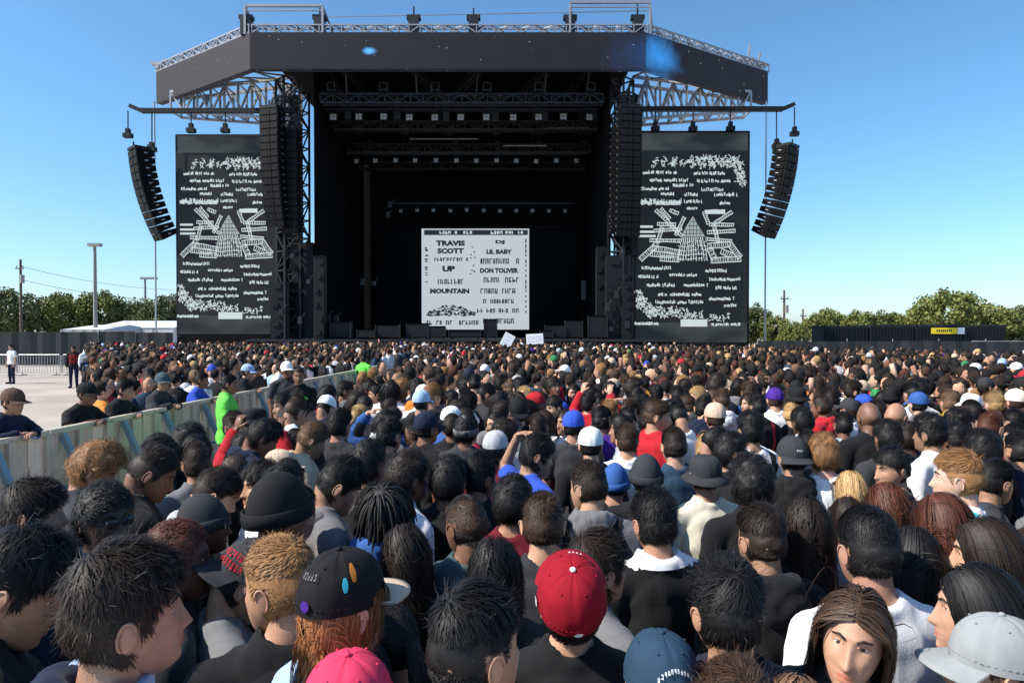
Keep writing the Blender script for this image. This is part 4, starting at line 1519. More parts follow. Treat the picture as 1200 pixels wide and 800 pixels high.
def make_cap(flat=False):
    c = MB(); c.add(*dome(.090, .110, .018, .118))
    c.v = [tuple(Vector(v) * (1 + .022 * noise.noise(Vector(v) * 26 + Vector((3 if flat else 0, 0, 0))) + .008 * noise.noise(Vector(v) * 70))) for v in c.v]
    ring = [cap_surface(2 * math.pi * j / 40, 0, -.002) for j in range(40)]
    for j in range(40):
        a, b = ring[j], ring[(j + 1) % 40]
        c.quad(a, b, b * .93 + Vector((0, 0, .004)), a * .93 + Vector((0, 0, .004)))
    br = MB(); n = 16
    top, bot = [], []
    for i in range(5):
        u = i / 4
        for j in range(n + 1):
            a = R(-68 + 136 * j / n)
            p = cap_surface(a, .02, 0)
            ext = .075 * u * math.cos(a * .92) ** .6
            dr = Vector((math.sin(a) * .35, 1, 0)).normalized()
            q = p + dr * ext
            side = (a / R(68))
            q.z += -.002 - u * .012 - (0 if flat else .020) * side * side * u - (0 if flat else .004) * u
            top.append(q); bot.append(q - Vector((0, 0, .004)))
    m = n + 1
    F = []
    for i in range(4):
        for j in range(n):
            F.append((i * m + j, i * m + j + 1, (i + 1) * m + j + 1, (i + 1) * m + j))
    F2 = [tuple(k + len(top) for k in reversed(f)) for f in F]
    rim = [(4 * m + j, 4 * m + j + 1, len(top) + 4 * m + j + 1, len(top) + 4 * m + j) for j in range(n)]
    br.add(top + bot, F + F2 + rim)
    for k in range(6):
        a = 2 * math.pi * (k + .5) / 6; p = cap_surface(a, .62, .001)
        c.ell(p, (.0035, .0035, .0022), 8, 4)
    for j in range(48):                          # sweat band stitching line
        a0, a1 = 2 * math.pi * j / 48, 2 * math.pi * (j + .6) / 48
        c.bar(cap_surface(a0, .10, .001), cap_surface(a1, .10, .001), .0013)
    bt = MB().ell((0, -.004, .138), (.008, .008, .005), 10, 6)
    return c.mesh('cap_crown', M['capcloth'], True), br.mesh('brim', M['capcloth'], True), bt.mesh('button', M['capcloth'], True)


CAP = make_cap()
CAPF = make_cap(True)


def make_beanie():
    V, F = dome(.092, .112, -.005, .150, 60, 16, 0, 2.05)
    V = [(x * (1 + .012 * (1 if int(round(math.atan2(x, y) / (2 * math.pi) * 60)) % 2 else -1) * (z < .05)), y * (1 + .012 * (1 if int(round(math.atan2(x, y) / (2 * math.pi) * 60)) % 2 else -1) * (z < .05)), z) for x, y, z in V]
    c = MB(); c.add(V, F)
    b = MB()
    for k, (z, e) in enumerate(((-.012, .0), (-.014, .006), (.03, .009), (.034, .002))): pass
    ring = []
    for z, e in ((-.014, .0), (-.012, .006), (.012, .0085), (.034, .006), (.037, .0)):
        ring.append([Vector((math.sin(2 * math.pi * j / 60) * (.092 + e + (.0015 if j % 2 else 0)), -.004 + math.cos(2 * math.pi * j / 60) * (.113 + e + (.0015 if j % 2 else 0)), z)) for j in range(60)])
    V = [p for r_ in ring for p in r_]
    F = [(i * 60 + j, i * 60 + (j + 1) % 60, (i + 1) * 60 + (j + 1) % 60, (i + 1) * 60 + j) for i in range(4) for j in range(60)]
    b.add(V, F)
    return c.mesh('beanie_crown', M['capcloth'], True), b.mesh('cuff', M['capcloth'], True)


BEANIE = make_beanie()


def make_bucket():
    c = MB(); c.add(*dome(.090, .110, .02, .105, 48, 12, 4, 3.2))
    V, F = [], []
    for i, (e, z) in enumerate(((0, .022), (.02, .008), (.045, -.014), (.044, -.017), (.0, .016))):
        for j in range(48):
            a = 2 * math.pi * j / 48
            V.append((math.sin(a) * (.090 + e), -.004 + math.cos(a) * (.112 + e), z + .003 * math.sin(3 * a)))
    for i in range(4):
        for j in range(48): F.append((i * 48 + j, i * 48 + (j + 1) % 48, (i + 1) * 48 + (j + 1) % 48, (i + 1) * 48 + j))
    b = MB(); b.add(V, F)
    return c.mesh('hat_crown', M['capcloth'], True), b.mesh('brim', M['capcloth'], True)


BUCKET = make_bucket()


def cap_patch(az, el, w, h, rows=6, cols=8, off=.0055):
    mb = MB()
    g_ = [[cap_surface(az + (j / cols - .5) * w * (.25 + .75 * math.sin(math.pi * (i + .6) / (rows + 1.2))), el + (i / rows - .5) * h, off) for j in range(cols + 1)] for i in range(rows + 1)]
    V = [p for r_ in g_ for p in r_]; k = cols + 1
    mb.add(V, [(i * k + j, i * k + j + 1, (i + 1) * k + j + 1, (i + 1) * k + j) for i in range(rows) for j in range(cols)])
    return mb


def cap_letters(az, el, w, h, n, rows=1, arc=0.):
    """a row of small stitched capitals, each a few bars"""
    mb = MB(); rr = random.Random(int(az * 100) + n)
    for r_ in range(rows):
        e0 = el - r_ * h * 1.35
        for k in range(n):
            a = az + (k / max(1, n - 1) - .5) * w; cw = w / n * .62
            ee = e0 - arc * ((k / max(1, n - 1) - .5) * 2) ** 2
            bars = [(-.5, 0, .3, 1)] + rr.sample([(.5, 0, .3, 1), (0, .5, 1, .28), (0, -.5, 1, .28), (0, 0, 1, .26)], 2)
            for bx, by, bw, bh in bars:
                q = []
                for u, v in ((-.5, -.5), (.5, -.5), (.5, .5), (-.5, .5)):
                    q.append(cap_surface(a + (bx * .7 + u * bw) * cw, ee + (by * .8 + v * bh) * h, .0055))
                mb.add(q, [(0, 1, 2, 3)])
    return mb


GLASSES = MB()
for sx in (-1, 1):
    GLASSES.ell((sx * .031, .100, .011), (.026, .006, .018), 12, 6)
    GLASSES.bar((sx * .055, .098, .016), (sx * .081, 0, .012), .005)
GLASSES.bar((-.008, .105, .014), (.008, .105, .014), .005)
GLASSES = GLASSES.mesh('sunglasses', M['glass'], True)


# ------------------------------------------------------------------ bodies
def capsule(mb, a, b, ra, rb, n=14):
    a, b = Vector(a), Vector(b)
    mb.tube([a, a.lerp(b, .5), b], [ra, (ra + rb) / 2, rb], n)
    mb.ell(a, (ra,) * 3, n, 8); mb.ell(b, (rb,) * 3, n, 8)


def hand(mb, w, d, pn, curl, side):
    """palm and five separate fingers. w wrist, d pointing direction, pn palm normal (the side fingers curl to)"""
    d = Vector(d).normalized(); pn = Vector(pn); pn = (pn - d * pn.dot(d)).normalized()
    x = d.cross(pn) * side
    m = Matrix((x, d, pn)).transposed()
    mb.ell(Vector(w) + d * .045, (.041, .055, .017), 12, 8, m)
    for i, (o, L, r) in enumerate(((-.030, .066, .0078), (-.010, .076, .0085), (.011, .080, .0088), (.031, .074, .0085))):
        p = Vector(w) + d * .088 + x * o
        dd = d + x * o * 1.6
        pts = [p - d * .01]
        a = 0
        for k, fr in enumerate((.45, .32, .23)):
            a += curl * (.5 + .35 * k) + .05 * i * 0
            v = (dd * math.cos(a) + pn * math.sin(a)).normalized()
            pts.append(pts[-1] + v * L * fr)
        mb.tube(pts, [r * 1.05, r, r * .92, r * .7], 8)
    p = Vector(w) + d * .022 + x * .034
    t1 = p + (d * .6 + x * .75 + pn * .25).normalized() * .038
    t2 = t1 + (d * .85 + x * .25 + pn * (.2 + curl * .4)).normalized() * .03
    mb.tube([p - x * .012, p, t1, t2], [.013, .013, .010, .0075], 8)


ARCH = {}


def seg_dist(P, a, b):
    a, b = np.array(a), np.array(b)
    d = b - a; L2 = (d * d).sum()
    t = np.clip(((P - a) @ d) / L2, 0, 1)
    return np.linalg.norm(P - (a + t[:, None] * d), axis=1), t


def sub_mesh(name, me, keep, off, folds, mat):
    bm = bmesh.new(); bm.from_mesh(me)
    bm.verts.ensure_lookup_table()
    drop = [f for f in bm.faces if not all(keep[v.index] for v in f.verts)]
    bmesh.ops.delete(bm, geom=drop, context='FACES')
    bmesh.ops.delete(bm, geom=[v for v in bm.verts if not v.link_faces], context='VERTS')
    # relax the cut edge
    for _ in range(6):
        bd = [v for v in bm.verts if v.is_boundary]
        co = {}
        for v in bd:
            nb = [e.other_vert(v) for e in v.link_edges if e.is_boundary]
            if len(nb) == 2: co[v] = v.co * .4 + (nb[0].co + nb[1].co) * .3
        for v, c in co.items(): v.co = c
    bm.normal_update()
    new = {}
    for v in bm.verts:
        p = v.co
        f1 = noise.noise(Vector((p.x * 7, p.y * 7, p.z * 4.5)))
        q = Vector((p.x * 16 + 3, p.y * 16, p.z * 9))
        f2 = 1 - abs(noise.noise(q)) * 2
        new[v] = p + v.normal * (off + folds * (f1 * .9 + f2 * .55))
    nrm = {v: v.normal.copy() for v in bm.verts}
    for v, c in new.items(): v.co = c
    edges = [e for e in bm.edges if e.is_boundary]
    r = bmesh.ops.extrude_edge_only(bm, edges=edges)
    for v in r['geom']:
        if isinstance(v, bmesh.types.BMVert):
            near = [e.other_vert(v) for e in v.link_edges]
            n_ = next((nrm[k] for k in near if k in nrm), None)
            if n_ is not None: v.co = v.co - n_ * (off + .004)
    out = bpy.data.meshes.new(name)
    bm.to_mesh(out); bm.free()
    out.materials.clear(); out.materials.append(mat)
    out.polygons.foreach_set('use_smooth', [True] * len(out.polygons))
    out.polygons.foreach_set('material_index', [0] * len(out.polygons))
    return out


def make_body(name, yaw=0, pitch=0, arms=None, lean=0., hands=True, bend=0.):
    """arms: for L(-1) and R(+1): elbow, wrist, hand direction, palm normal, curl"""
    if arms is None:
        arms = {s: ((s * .235, -.02, 1.12), (s * .235, .05, .87), (0, .25, -1), (-s, .1, 0), .55) for s in (-1, 1)}
    bones = []
    mb = MB()
    sh = Vector((0, lean * .42, 0))
    top = lambda p: (p[0], p[1] + lean * max(0, (p[2] - .92)) * .9, p[2] - abs(lean) * .12 * max(0, p[2] - .92))
    mb.ell(top((0, 0, 1.26)), (.168, .112, .19), 24, 14)
    mb.ell(top((0, .01, 1.10)), (.148, .105, .17), 24, 14)
    mb.ell((0, 0, .93), (.168, .122, .13), 24, 14)
    mb.ell(top((0, -.035, 1.36)), (.13, .07, .08), 16, 10)
    bones.append(('torso', (0, 0, .99), top((0, 0, 1.34)), .155))
    for s in (-1, 1):
        a, b = top((s * .04, -.012, 1.425)), top((s * .178, -.01, 1.375))
        capsule(mb, a, b, .055, .057); bones.append(('shoulder', a, b, .062))
        capsule(mb, top((s * .02, -.025, 1.47)), top((s * .12, -.02, 1.40)), .045, .045)
        S = top((s * .185, -.01, 1.372))
        el, wr, hd, pn, cu = arms[s]
        capsule(mb, S, el, .056, .042); bones.append(('uarm', S, el, .052))
        capsule(mb, el, wr, .043, .029); bones.append(('farm', el, wr, .04))
        bones.append(('hand', wr, tuple(Vector(wr) + Vector(hd).normalized() * .16), .035))
        H, K, A = (s * .092, 0, .88), (s * .105, .015, .49), (s * .11, -.01, .09)
        capsule(mb, H, K, .088, .058); bones.append(('thigh', H, K, .085))
        capsule(mb, K, A, .057, .040); bones.append(('calf', K, A, .055))
        capsule(mb, (s * .115, -.02, .045), (s * .13, .15, .035), .043, .036); bones.append(('foot', (s * .115, -.02, .045), (s * .13, .15, .035), .045))
    n0, n1 = top((0, -.02, 1.40)), top((0, .0, 1.57))
    capsule(mb, n0, n1, .062, .054); bones.append(('neck', top((0, -.015, 1.455)), n1, .056))
    bones.append(('hip', (-.07, 0, .92), (.07, 0, .92), .12))
    me = mb.mesh('body_source', M['skin'])
    ob = bpy.data.objects.new('body_source', me); COL.objects.link(ob)
    rm = ob.modifiers.new('r', 'REMESH'); rm.mode = 'VOXEL'; rm.voxel_size = .0145; rm.use_smooth_shade = True
    sm = ob.modifiers.new('s', 'SMOOTH'); sm.factor = .5; sm.iterations = 5
    dg = bpy.context.evaluated_depsgraph_get(); dg.update()
    body = bpy.data.meshes.new_from_object(ob.evaluated_get(dg))
    bpy.data.objects.remove(ob); bpy.data.meshes.remove(me)
    P = np.array([v.co[:] for v in body.vertices])
    best = np.full(len(P), 9.); who = np.zeros(len(P), int); tt = np.zeros(len(P))
    for i, (nm, a, b, r) in enumerate(bones):
        d, t = seg_dist(P, a, b); d = d / r
        m = d < best
        best[m] = d[m]; who[m] = i; tt[m] = t[m]
    nm = np.array([b[0] for b in bones])[who]
    is_ = lambda *k: np.isin(nm, k)
    tee = (is_('torso', 'shoulder') | (is_('uarm') & (tt < .78)) | (is_('hip', 'thigh') & (P[:, 2] > .86)) | (is_('neck') & (tt < .08)))
    lng = tee | is_('uarm') | (is_('farm') & (tt < .93)) | (is_('neck') & (tt < .22))
    tro = is_('hip', 'thigh', 'calf', 'foot') | (is_('torso') & (P[:, 2] < .98))
    A = dict(tee=sub_mesh('tee_shirt', body, tee, .014, .0095, M['cloth']),
             long=sub_mesh('long_top', body, lng, .022, .0145, M['cloth']),
             trousers=sub_mesh('trousers', body, tro, .009, .006, M['denim']))
    # whole figure: body + head + hands in one mesh
    hM = Matrix.Translation(Vector(top((0, .0, 1.50)))) @ Matrix.Rotation(R(-yaw), 4, 'Z') @ Matrix.Rotation(R(-pitch), 4, 'X') @ Matrix.Translation((0, .012, .105))
    V = P.tolist(); F = [tuple(p.vertices) for p in body.polygons]; mi = [0] * len(F)
    b0 = len(V)
    hm_ = np.array(hM)
    V += (HEAD_V @ hm_[:3, :3].T + hm_[:3, 3]).tolist()
    F += [tuple(i + b0 for i in f) for f in HEAD_F]; mi += HEAD_M
    if hands:
        h = MB()
        for s in (-1, 1):
            el, wr, hd, pn, cu = arms[s]
            hand(h, wr, hd, pn, cu, s)
        b0 = len(V); V += [tuple(v) for v in h.v]; F += [tuple(i + b0 for i in f) for f in h.f]; mi += [0] * len(h.f)
    out = bpy.data.meshes.new('figure')
    out.from_pydata(V, [], F)
    for k in ('skin', 'lips', 'eye', 'pupil', 'brow'): out.materials.append(M[k])
    out.polygons.foreach_set('material_index', mi)
    out.polygons.foreach_set('use_smooth', [True] * len(F))
    A.update(figure=out, head=hM, center=hM @ Vector((0, 0, 0)), neck=Vector(top((0, -.02, 1.47))), lean=lean, top=top)
    bpy.data.meshes.remove(body)
    ARCH[name] = A


make_body('stand', 0, 2)
make_body('stand_up', 0, -8)
make_body('look_up', 0, -26)
make_body('turn_right', 48, 6)
make_body('turn_left', -48, 6)
phone_arms = {s: ((s * .25, .06, 1.12), (s * .10, .27, 1.20), (-s * .35, .3, .9), (-s * .9, .4, 0), .8) for s in (-1, 1)}
make_body('phone', 0, 26, phone_arms)
make_body('look_down', 14, 30)
up_arms = {-1: ((-.36, .02, 1.47), (-.20, .03, 1.70), (.9, .1, .35), (.5, .1, -1), .5), 1: ((.235, -.02, 1.12), (.235, .05, .87), (0, .25, -1), (-1, .1, 0), .55)}
make_body('hand_on_head', 20, 14, up_arms)
raise_arms = {-1: ((-.30, .12, 1.50), (-.22, .20, 1.74), (.1, .25, 1), (.2, 1, 0), .9), 1: ((.30, .12, 1.50), (.16, .22, 1.73), (-.1, .25, 1), (-.2, 1, 0), .9)}
make_body('arms_up', 0, -4, raise_arms)
lean_arms = {-1: ((-.30, .20, 1.215), (-.04, .36, 1.265), (1, .25, 0), (.1, .2, -1), .5), 1: ((.30, .20, 1.215), (.06, .31, 1.275), (-1, .3, 0), (-.1, .2, -1), .5)}
make_body('lean', 0, 8, lean_arms, .30)
make_body('lean_turn', 40, 4, lean_arms, .28)
guard_arms = {s: ((s * .27, .03, 1.10), (s * .05, .20, .98), (-s * .8, .25, -.5), (0, -1, -.2), .6) for s in (-1, 1)}
make_body('guard', 0, 4, guard_arms)


def make_hood():
    mb = MB()
    pts, rad = [], []
    for k in range(17):
        a = R(-150 + 300 * k / 16)
        pts.append(Vector((math.sin(a) * .088, -math.cos(a) * .078 - .012, -.012 + .018 * math.cos(a))))
        rad.append(.020 + .026 * (.5 + .5 * math.cos(a)))
    mb.tube(pts, rad, 12)
    mb.ell((0, -.105, -.055), (.10, .045, .085), 18, 12)
    me = mb.mesh('hood_source')
    ob = bpy.data.objects.new('hood_source', me); COL.objects.link(ob)
    rm = ob.modifiers.new('r', 'REMESH'); rm.mode = 'VOXEL'; rm.voxel_size = .008
    sm = ob.modifiers.new('s', 'SMOOTH'); sm.factor = .5; sm.iterations = 6
    dg = bpy.context.evaluated_depsgraph_get(); dg.update()
    out = bpy.data.meshes.new_from_object(ob.evaluated_get(dg)); bpy.data.objects.remove(ob)
    for v in out.vertices:
        v.co += v.normal * (noise.noise(v.co * 24) * .010)
    out.materials.clear(); out.materials.append(M['cloth'])
    out.polygons.foreach_set('use_smooth', [True] * len(out.polygons))
    out.name = 'hood'
    return out


HOOD = make_hood()


def shirt_piece(arch, kind, test, off=.004):
    """print or strap: faces of a shirt that pass a test on their centre, laid just proud of it"""
    me = ARCH[arch][kind]
    V, F, ids = [], [], {}
    for p in me.polygons:
        if test(p.center, p.normal):
            f = []
            for i in p.vertices:
                if i not in ids:
                    ids[i] = len(V); v = me.vertices[i]; V.append(v.co + v.normal * off)
                f.append(ids[i])
            F.append(tuple(f))
    out = bpy.data.meshes.new('print'); out.from_pydata([tuple(v) for v in V], [], F)
    out.materials.append(M['cloth'])
    out.polygons.foreach_set('use_smooth', [True] * len(F))
    return out


# ================================================================== PEOPLE: who stands where
HC = {'black': (.0065, .0055, .005), 'dark brown': (.020, .012, .008), 'brown': (.05, .027, .015), 'auburn': (.085, .026, .013), 'light brown': (.15, .085, .045),
      'blond': (.42, .26, .11), 'strawberry blond': (.38, .16, .06), 'golden brown': (.24, .12, .045)}
SK = {'pale': (.62, .37, .27), 'light': (.52, .29, .19), 'tan': (.38, .20, .125), 'brown': (.20, .095, .055), 'dark': (.075, .036, .022)}
CC = {'black': (.011, .011, .012), 'charcoal': (.035, .036, .04), 'grey': (.16, .16, .165), 'pale grey': (.42, .43, .44), 'ash grey': (.27, .28, .28), 'white': (.78, .78, .78), 'navy': (.012, .018, .042),
      'blue': (.035, .10, .30), 'royal blue': (.03, .08, .45), 'red': (.40, .015, .025), 'crimson': (.27, .006, .016), 'maroon': (.12, .01, .018), 'neon green': (.15, .68, .08),
      'slate': (.055, .085, .10), 'beige': (.55, .41, .29), 'cream': (.70, .62, .50), 'purple': (.06, .02, .22), 'yellow': (.75, .48, .03), 'pink': (.60, .04, .10), 'pale blue': (.35, .48, .68),
      'green': (.03, .20, .07), 'orange': (.6, .2, .03), 'turquoise': (.05, .50, .60), 'steel blue': (.022, .05, .09), 'brown': (.10, .06, .04)}
HD = {'crop_hair': 'cropped', 'swirl_hair': 'short swirled', 'messy_hair': 'tousled', 'fade_hair': 'faded', 'slick_hair': 'slicked-back', 'buzz_hair': 'buzzed', 'bowl_hair': 'full straight',
      'curly_hair': 'curly', 'curly_fade_hair': 'curly-topped', 'afro_hair': 'big round', 'coil_hair': 'tight-coiled', 'long_straight_hair': 'long straight', 'long_wavy_hair': 'long wavy',
      'long_curly_hair': 'long curly', 'bob_hair': 'chin-length', 'locs_hair': 'twisted', 'ponytail_hair': 'ponytailed', None: ''}
COUNT = [0]
PLACED = []            # (x, y) of everyone
HEADS = []             # (px, py, r, dist) of the hand-placed
CREW = 'people standing in the dense front crowd'


def gaze(face):
    f = (face + 180) % 360 - 180
    if abs(f) <= 25: return 'facing the stage'
    if 25 < f < 115: return 'turned toward the trees'
    if -115 < f < -25: return 'turned toward the guarded fence'
    return 'facing away from the stage'


def child(nm, me, parent, col, mx=None):
    o = bpy.data.objects.new(nm, me); COL.objects.link(o)
    o.parent = parent
    if mx is not None: o.matrix_local = mx
    o.color = (*col, 1)
    return o


def jitter(c, k=.12):
    m = random.uniform(1 - k, 1 + k)
    return tuple(max(0, v * m * random.uniform(.97, 1.03)) for v in c)


def person(x, y, hz, face=0, pose='stand', hair='crop_hair', hc='black', skin='tan', top='tee', tc='black', hat=None, hatc='black', back=False, label=None, trousers='navy', group=CREW,
           patches=(), prints=(), glasses=False, slim=1.0, tilt=0., button=None, brimc=None, z0=0., bow=0.):
    A = ARCH[pose]
    o = bpy.data.objects.new('person', A['figure']); COL.objects.link(o)
    s = hz / A['center'].z
    o.color = (*jitter(SK[skin], .1), 1)
    o.rotation_euler = (R(-bow), R(tilt), -R(face))
    o.scale = (s * slim, s * slim ** .5, s)
    c = o.rotation_euler.to_matrix() @ Vector((A['center'].x * o.scale.x, A['center'].y * o.scale.y, A['center'].z * o.scale.z))
    o.location = (x - c.x, y - c.y, z0)
    kind = 'long' if top in ('long', 'hoodie') else 'tee'
    shirt = child('hoodie' if top == 'hoodie' else ('jacket' if top == 'long' else 'tee_shirt'), A[kind], o, jitter(CC[tc], .08))
    if top == 'hoodie':
        child('hood', HOOD, shirt, shirt.color[:3], Matrix.Translation(A['neck'] + Vector((0, .004, .002))))
    child('trousers', A['trousers'], o, jitter(CC[trousers], .2))
    if hat and hair: hair = 'under_cap_bob' if hair in ('bob_hair', 'long_straight_hair', 'long_wavy_hair', 'long_curly_hair') else ('curly_hair' if hat == 'beanie' and hair == 'curly_hair' else 'under_cap_hair')
    hd = A['head'] @ Matrix.Rotation(R(random.uniform(-7, 7)), 4, 'Y') if label is None else A['head']
    if hair:
        h = child('hair', HAIR[hair], o, jitter(HC[hc], .2), hd @ Matrix.Diagonal((random.choice((-1, 1)), 1, 1, 1)))
    if hat in ('cap', 'flat cap'):
        r_ = Matrix.Rotation(math.pi, 4, 'Z') if back else Matrix.Identity(4)
        Mh = hd @ Matrix.Translation((0, -.002, .006)) @ Matrix.Rotation(R(4), 4, 'X') @ r_ @ Matrix.Diagonal((1.04, 1.03, 1.02, 1))
        cm, br, bt = CAPF if hat == 'flat cap' else CAP
        hc_ = jitter(CC[hatc], .05)
        cp = child('cap', cm, o, hc_, Mh)
        child('brim', br, cp, CC[brimc] if brimc else hc_); child('button', bt, cp, CC[button] if button else hc_)
        for pt in patches:
            if pt[0] == 'text': child('cap_lettering', cap_letters(*pt[2:]).mesh('cap_lettering', M['capcloth']), cp, CC[pt[1]])
            else: child('patch', cap_patch(*pt[:4]).mesh('patch', M['capcloth'], True), cp, CC[pt[4]])
    elif hat == 'beanie':
        cp = child('beanie', BEANIE[0], o, jitter(CC[hatc], .08), hd @ Matrix.Rotation(R(8), 4, 'X'))
        child('cuff', BEANIE[1], cp, cp.color[:3])
    elif hat == 'bucket hat':
        cp = child('bucket_hat', BUCKET[0], o, jitter(CC[hatc], .08), hd @ Matrix.Rotation(R(5), 4, 'X'))
        child('brim', BUCKET[1], cp, cp.color[:3])
    for me, colr in prints: child('shirt_print', me, shirt, CC[colr])
    if glasses: child('sunglasses', GLASSES, o, (0, 0, 0), hd)
    if label is None:
        look = {'phone': 'looking down at raised hands', 'look_down': 'looking down', 'hand_on_head': 'with one hand on head', 'arms_up': 'with both arms raised',
                'lean': 'leaning on the barrier', 'lean_turn': 'leaning on the barrier'}.get(pose)
        topw = {'tee': 'tee', 'long': 'jacket', 'hoodie': 'hoodie'}[top]
        hw = f'{hatc} {hat}' if hat else (f'{HD[hair]} {hc} hair' if hair else 'a bald head')
        label = f'person with {hw} and {tc} {topw}, ' + (look if look else gaze(face + {'turn_right': 48, 'turn_left': -48}.get(pose, 0)))
    tag(o, label, 'person', group)
    PLACED.append((x, y))
    COUNT[0] += 1
    return o


def P(px, py, hz, *a, **k):
    q = at(px, py, 1.0)
    Y = (hz + .04 - EYE) / (q.z - EYE)          # the pixel is the middle of the visible hair or hat
    X = q.x * Y
    HEADS.append((px, py, 800 * .125 / Y, Y))
    return person(X, Y, hz, *a, **k)


def back_print(arch, kind, z0, z1, wx, dens, seed, back=True, x0=0.):
    def t(c, n):
        if (n.y > -.3) == back: return False
        if not (z0 < c.z < z1 and abs(c.x - x0) < wx): return False
        return noise.noise(Vector((c.x * 40 + seed, 0, c.z * 40))) > dens
    return shirt_piece(arch, kind, t)


def strap(arch, kind, xs, w=.022):
    return shirt_piece(arch, kind, lambda c, n: c.z > 1.05 and any(abs(c.x - x_) < w for x_ in xs) and (c.z > 1.3 or n.y < 0))


# ---- the people that can be told apart, by the pixel of their head
# bottom rows, fence side
P(146, 700, 1.79, 52, 'stand', 'messy_hair', 'dark brown', 'tan', 'hoodie', 'navy', label='person with thick tousled dark hair turned sideways in navy hoodie, pale collar', tilt=3,
  prints=[(shirt_piece('stand', 'long', lambda c, n: c.z > 1.455), 'pale blue')])
P(18, 672, 1.75, 55, 'look_down', 'messy_hair', 'black', 'tan', 'long', 'black', label='person with black hair and dark folded jacket, bent beside the tousled dark-haired one')
P(40, 592, 1.66, 75, 'stand', 'bowl_hair', 'dark brown', 'tan', 'tee', 'black', label='person with smooth dark brown hair close to the metal barriers, turned to the trees')
P(122, 598, 1.66, 118, 'stand', 'curly_hair', 'black', 'dark', 'long', 'steel blue', glasses=True, label='person in dark sunglasses and blue jacket facing out from the stage')
P(112, 543, 1.63, 60, 'look_down', 'afro_hair', 'golden brown', 'tan', 'tee', 'charcoal', label='person with bushy golden-brown curls in front of the barriers')
P(178, 546, 1.68, 55, 'look_down', 'crop_hair', 'dark brown', 'brown', 'long', 'black', label='person with cropped dark hair beside the bushy golden-brown curls')
P(205, 645, 1.66, 62, 'stand', 'coil_hair', 'auburn', 'dark', 'long', 'charcoal', label='person with tight reddish-brown curls turned to the trees')
P(238, 605, 1.56, 80, 'stand', 'buzz_hair', 'black', 'dark', 'tee', 'black', hat='beanie', hatc='charcoal', glasses=True, label='person in charcoal knit hat and dark glasses turned to the trees')
P(308, 503, 1.66, 58, 'look_down', 'curly_hair', 'black', 'brown', 'hoodie', 'navy', label='person with black curls bending in navy hoodie with pale blue dot', bow=8,
  prints=[(shirt_piece('look_down', 'long', lambda c, n: (c - Vector((.1, -.14, 1.27))).length < .045 and n.y < 0), 'pale blue')])
P(328, 590, 1.74, 40, 'stand', None, 'black', 'brown', 'long', 'black', hat='beanie', hatc='black', label='person in a large rounded black knit hat')
P(290, 668, 1.58, 60, 'look_down', 'crop_hair', 'black', 'tan', 'tee', 'grey', hat='cap', hatc='charcoal', back=True, patches=[('text', 'red', -.75, .34, .85, .12, 7, 2)], label='person in charcoal cap with red lettering')
P(330, 672, 1.69, -20, 'turn_left', 'crop_hair', 'golden brown', 'light', 'long', 'black', label='person with cropped golden-brown hair, bare lit neck and black jacket')
P(402, 696, 1.71, 40, 'stand', 'bob_hair', 'strawberry blond', 'pale', 'tee', 'pale blue', hat='flat cap', hatc='black', brimc='beige', patches=[(1.75, .50, .16, .26, 'orange'), (1.98, .36, .14, .18, 'turquoise'), (2.95, .14, .26, .12, 'purple'), ('text', 'grey', 3.0, .48, .45, .08, 5)], label='person with strawberry blond hair under black cap with bright patches', slim=.92)
P(408, 824, 1.60, -5, 'stand', 'crop_hair', 'brown', 'light', 'tee', 'white', hat='cap', hatc='pink', label='person in a pink-red cap in front of the patched black cap')
P(475, 642, 1.53, 10, 'turn_left', 'long_wavy_hair', 'dark brown', 'tan', 'tee', 'black', label='person with long wavy dark hair beside the shaved head', slim=.9)
P(547, 605, 1.61, 8, 'turn_left', 'buzz_hair', 'black', 'brown', 'tee', 'slate', label='person with shaved head and slate tee with red print', prints=[(back_print('turn_left', 'tee', 1.22, 1.32, .13, -.05, 3), 'red')])
P(580, 662, 1.55, 6, 'stand', 'long_curly_hair', 'black', 'tan', 'tee', 'charcoal', label='person with long black curls next to the shaved head', slim=.9)
P(636, 605, 1.62, 0, 'stand', 'swirl_hair', 'brown', 'light', 'tee', 'charcoal', label='person with swirled brown crop and bare lit neck, charcoal tee')
P(700, 655, 1.58, 62, 'stand', 'bowl_hair', 'dark brown', 'light', 'long', 'grey', label='person in profile with straight brown hair and grey jacket behind the red cap')
P(670, 692, 1.64, 3, 'look_up', 'crop_hair', 'black', 'light', 'tee', 'black', hat='cap', hatc='crimson', button='white', patches=[(3.0, .06, .24, .06, 'white'), ('text', 'white', .15, .70, .55, .05, 4), (-1.75, .12, .28, .1, 'pale grey')], label='person in a bright crimson baseball cap and black tee')
P(556, 742, 1.70, 50, 'stand', 'fade_hair', 'black', 'tan', 'long', 'charcoal', label='person with tall black hair in profile beside the crimson cap')
P(775, 788, 1.53, -6, 'stand', 'crop_hair', 'black', 'light', 'tee', 'navy', hat='cap', hatc='steel blue', back=True, patches=[('text', 'white', .0, .42, .9, .055, 11, 1, .12)], label='person in a steel-blue cap with white arched lettering')
P(852, 702, 1.66, -8, 'stand', 'messy_hair', 'black', 'tan', 'long', 'navy', label='person with thick black hair and bare ear in front of black hoodie')
P(862, 826, 1.52, 0, 'stand', 'messy_hair', 'brown', 'light', 'tee', 'black', label='person with tousled brown hair, only the crown showing')
P(935, 840, 1.5, 20, 'stand', 'long_wavy_hair', 'light brown', 'pale', 'tee', 'black', label='person with light brown hair, only the crown showing', slim=.9)
P(1000, 722, 1.63, 212, 'stand', 'long_straight_hair', 'brown', 'light', 'tee', 'charcoal', label='person with long brown hair whose sunlit face looks away from the stage', slim=.9, tilt=-8)
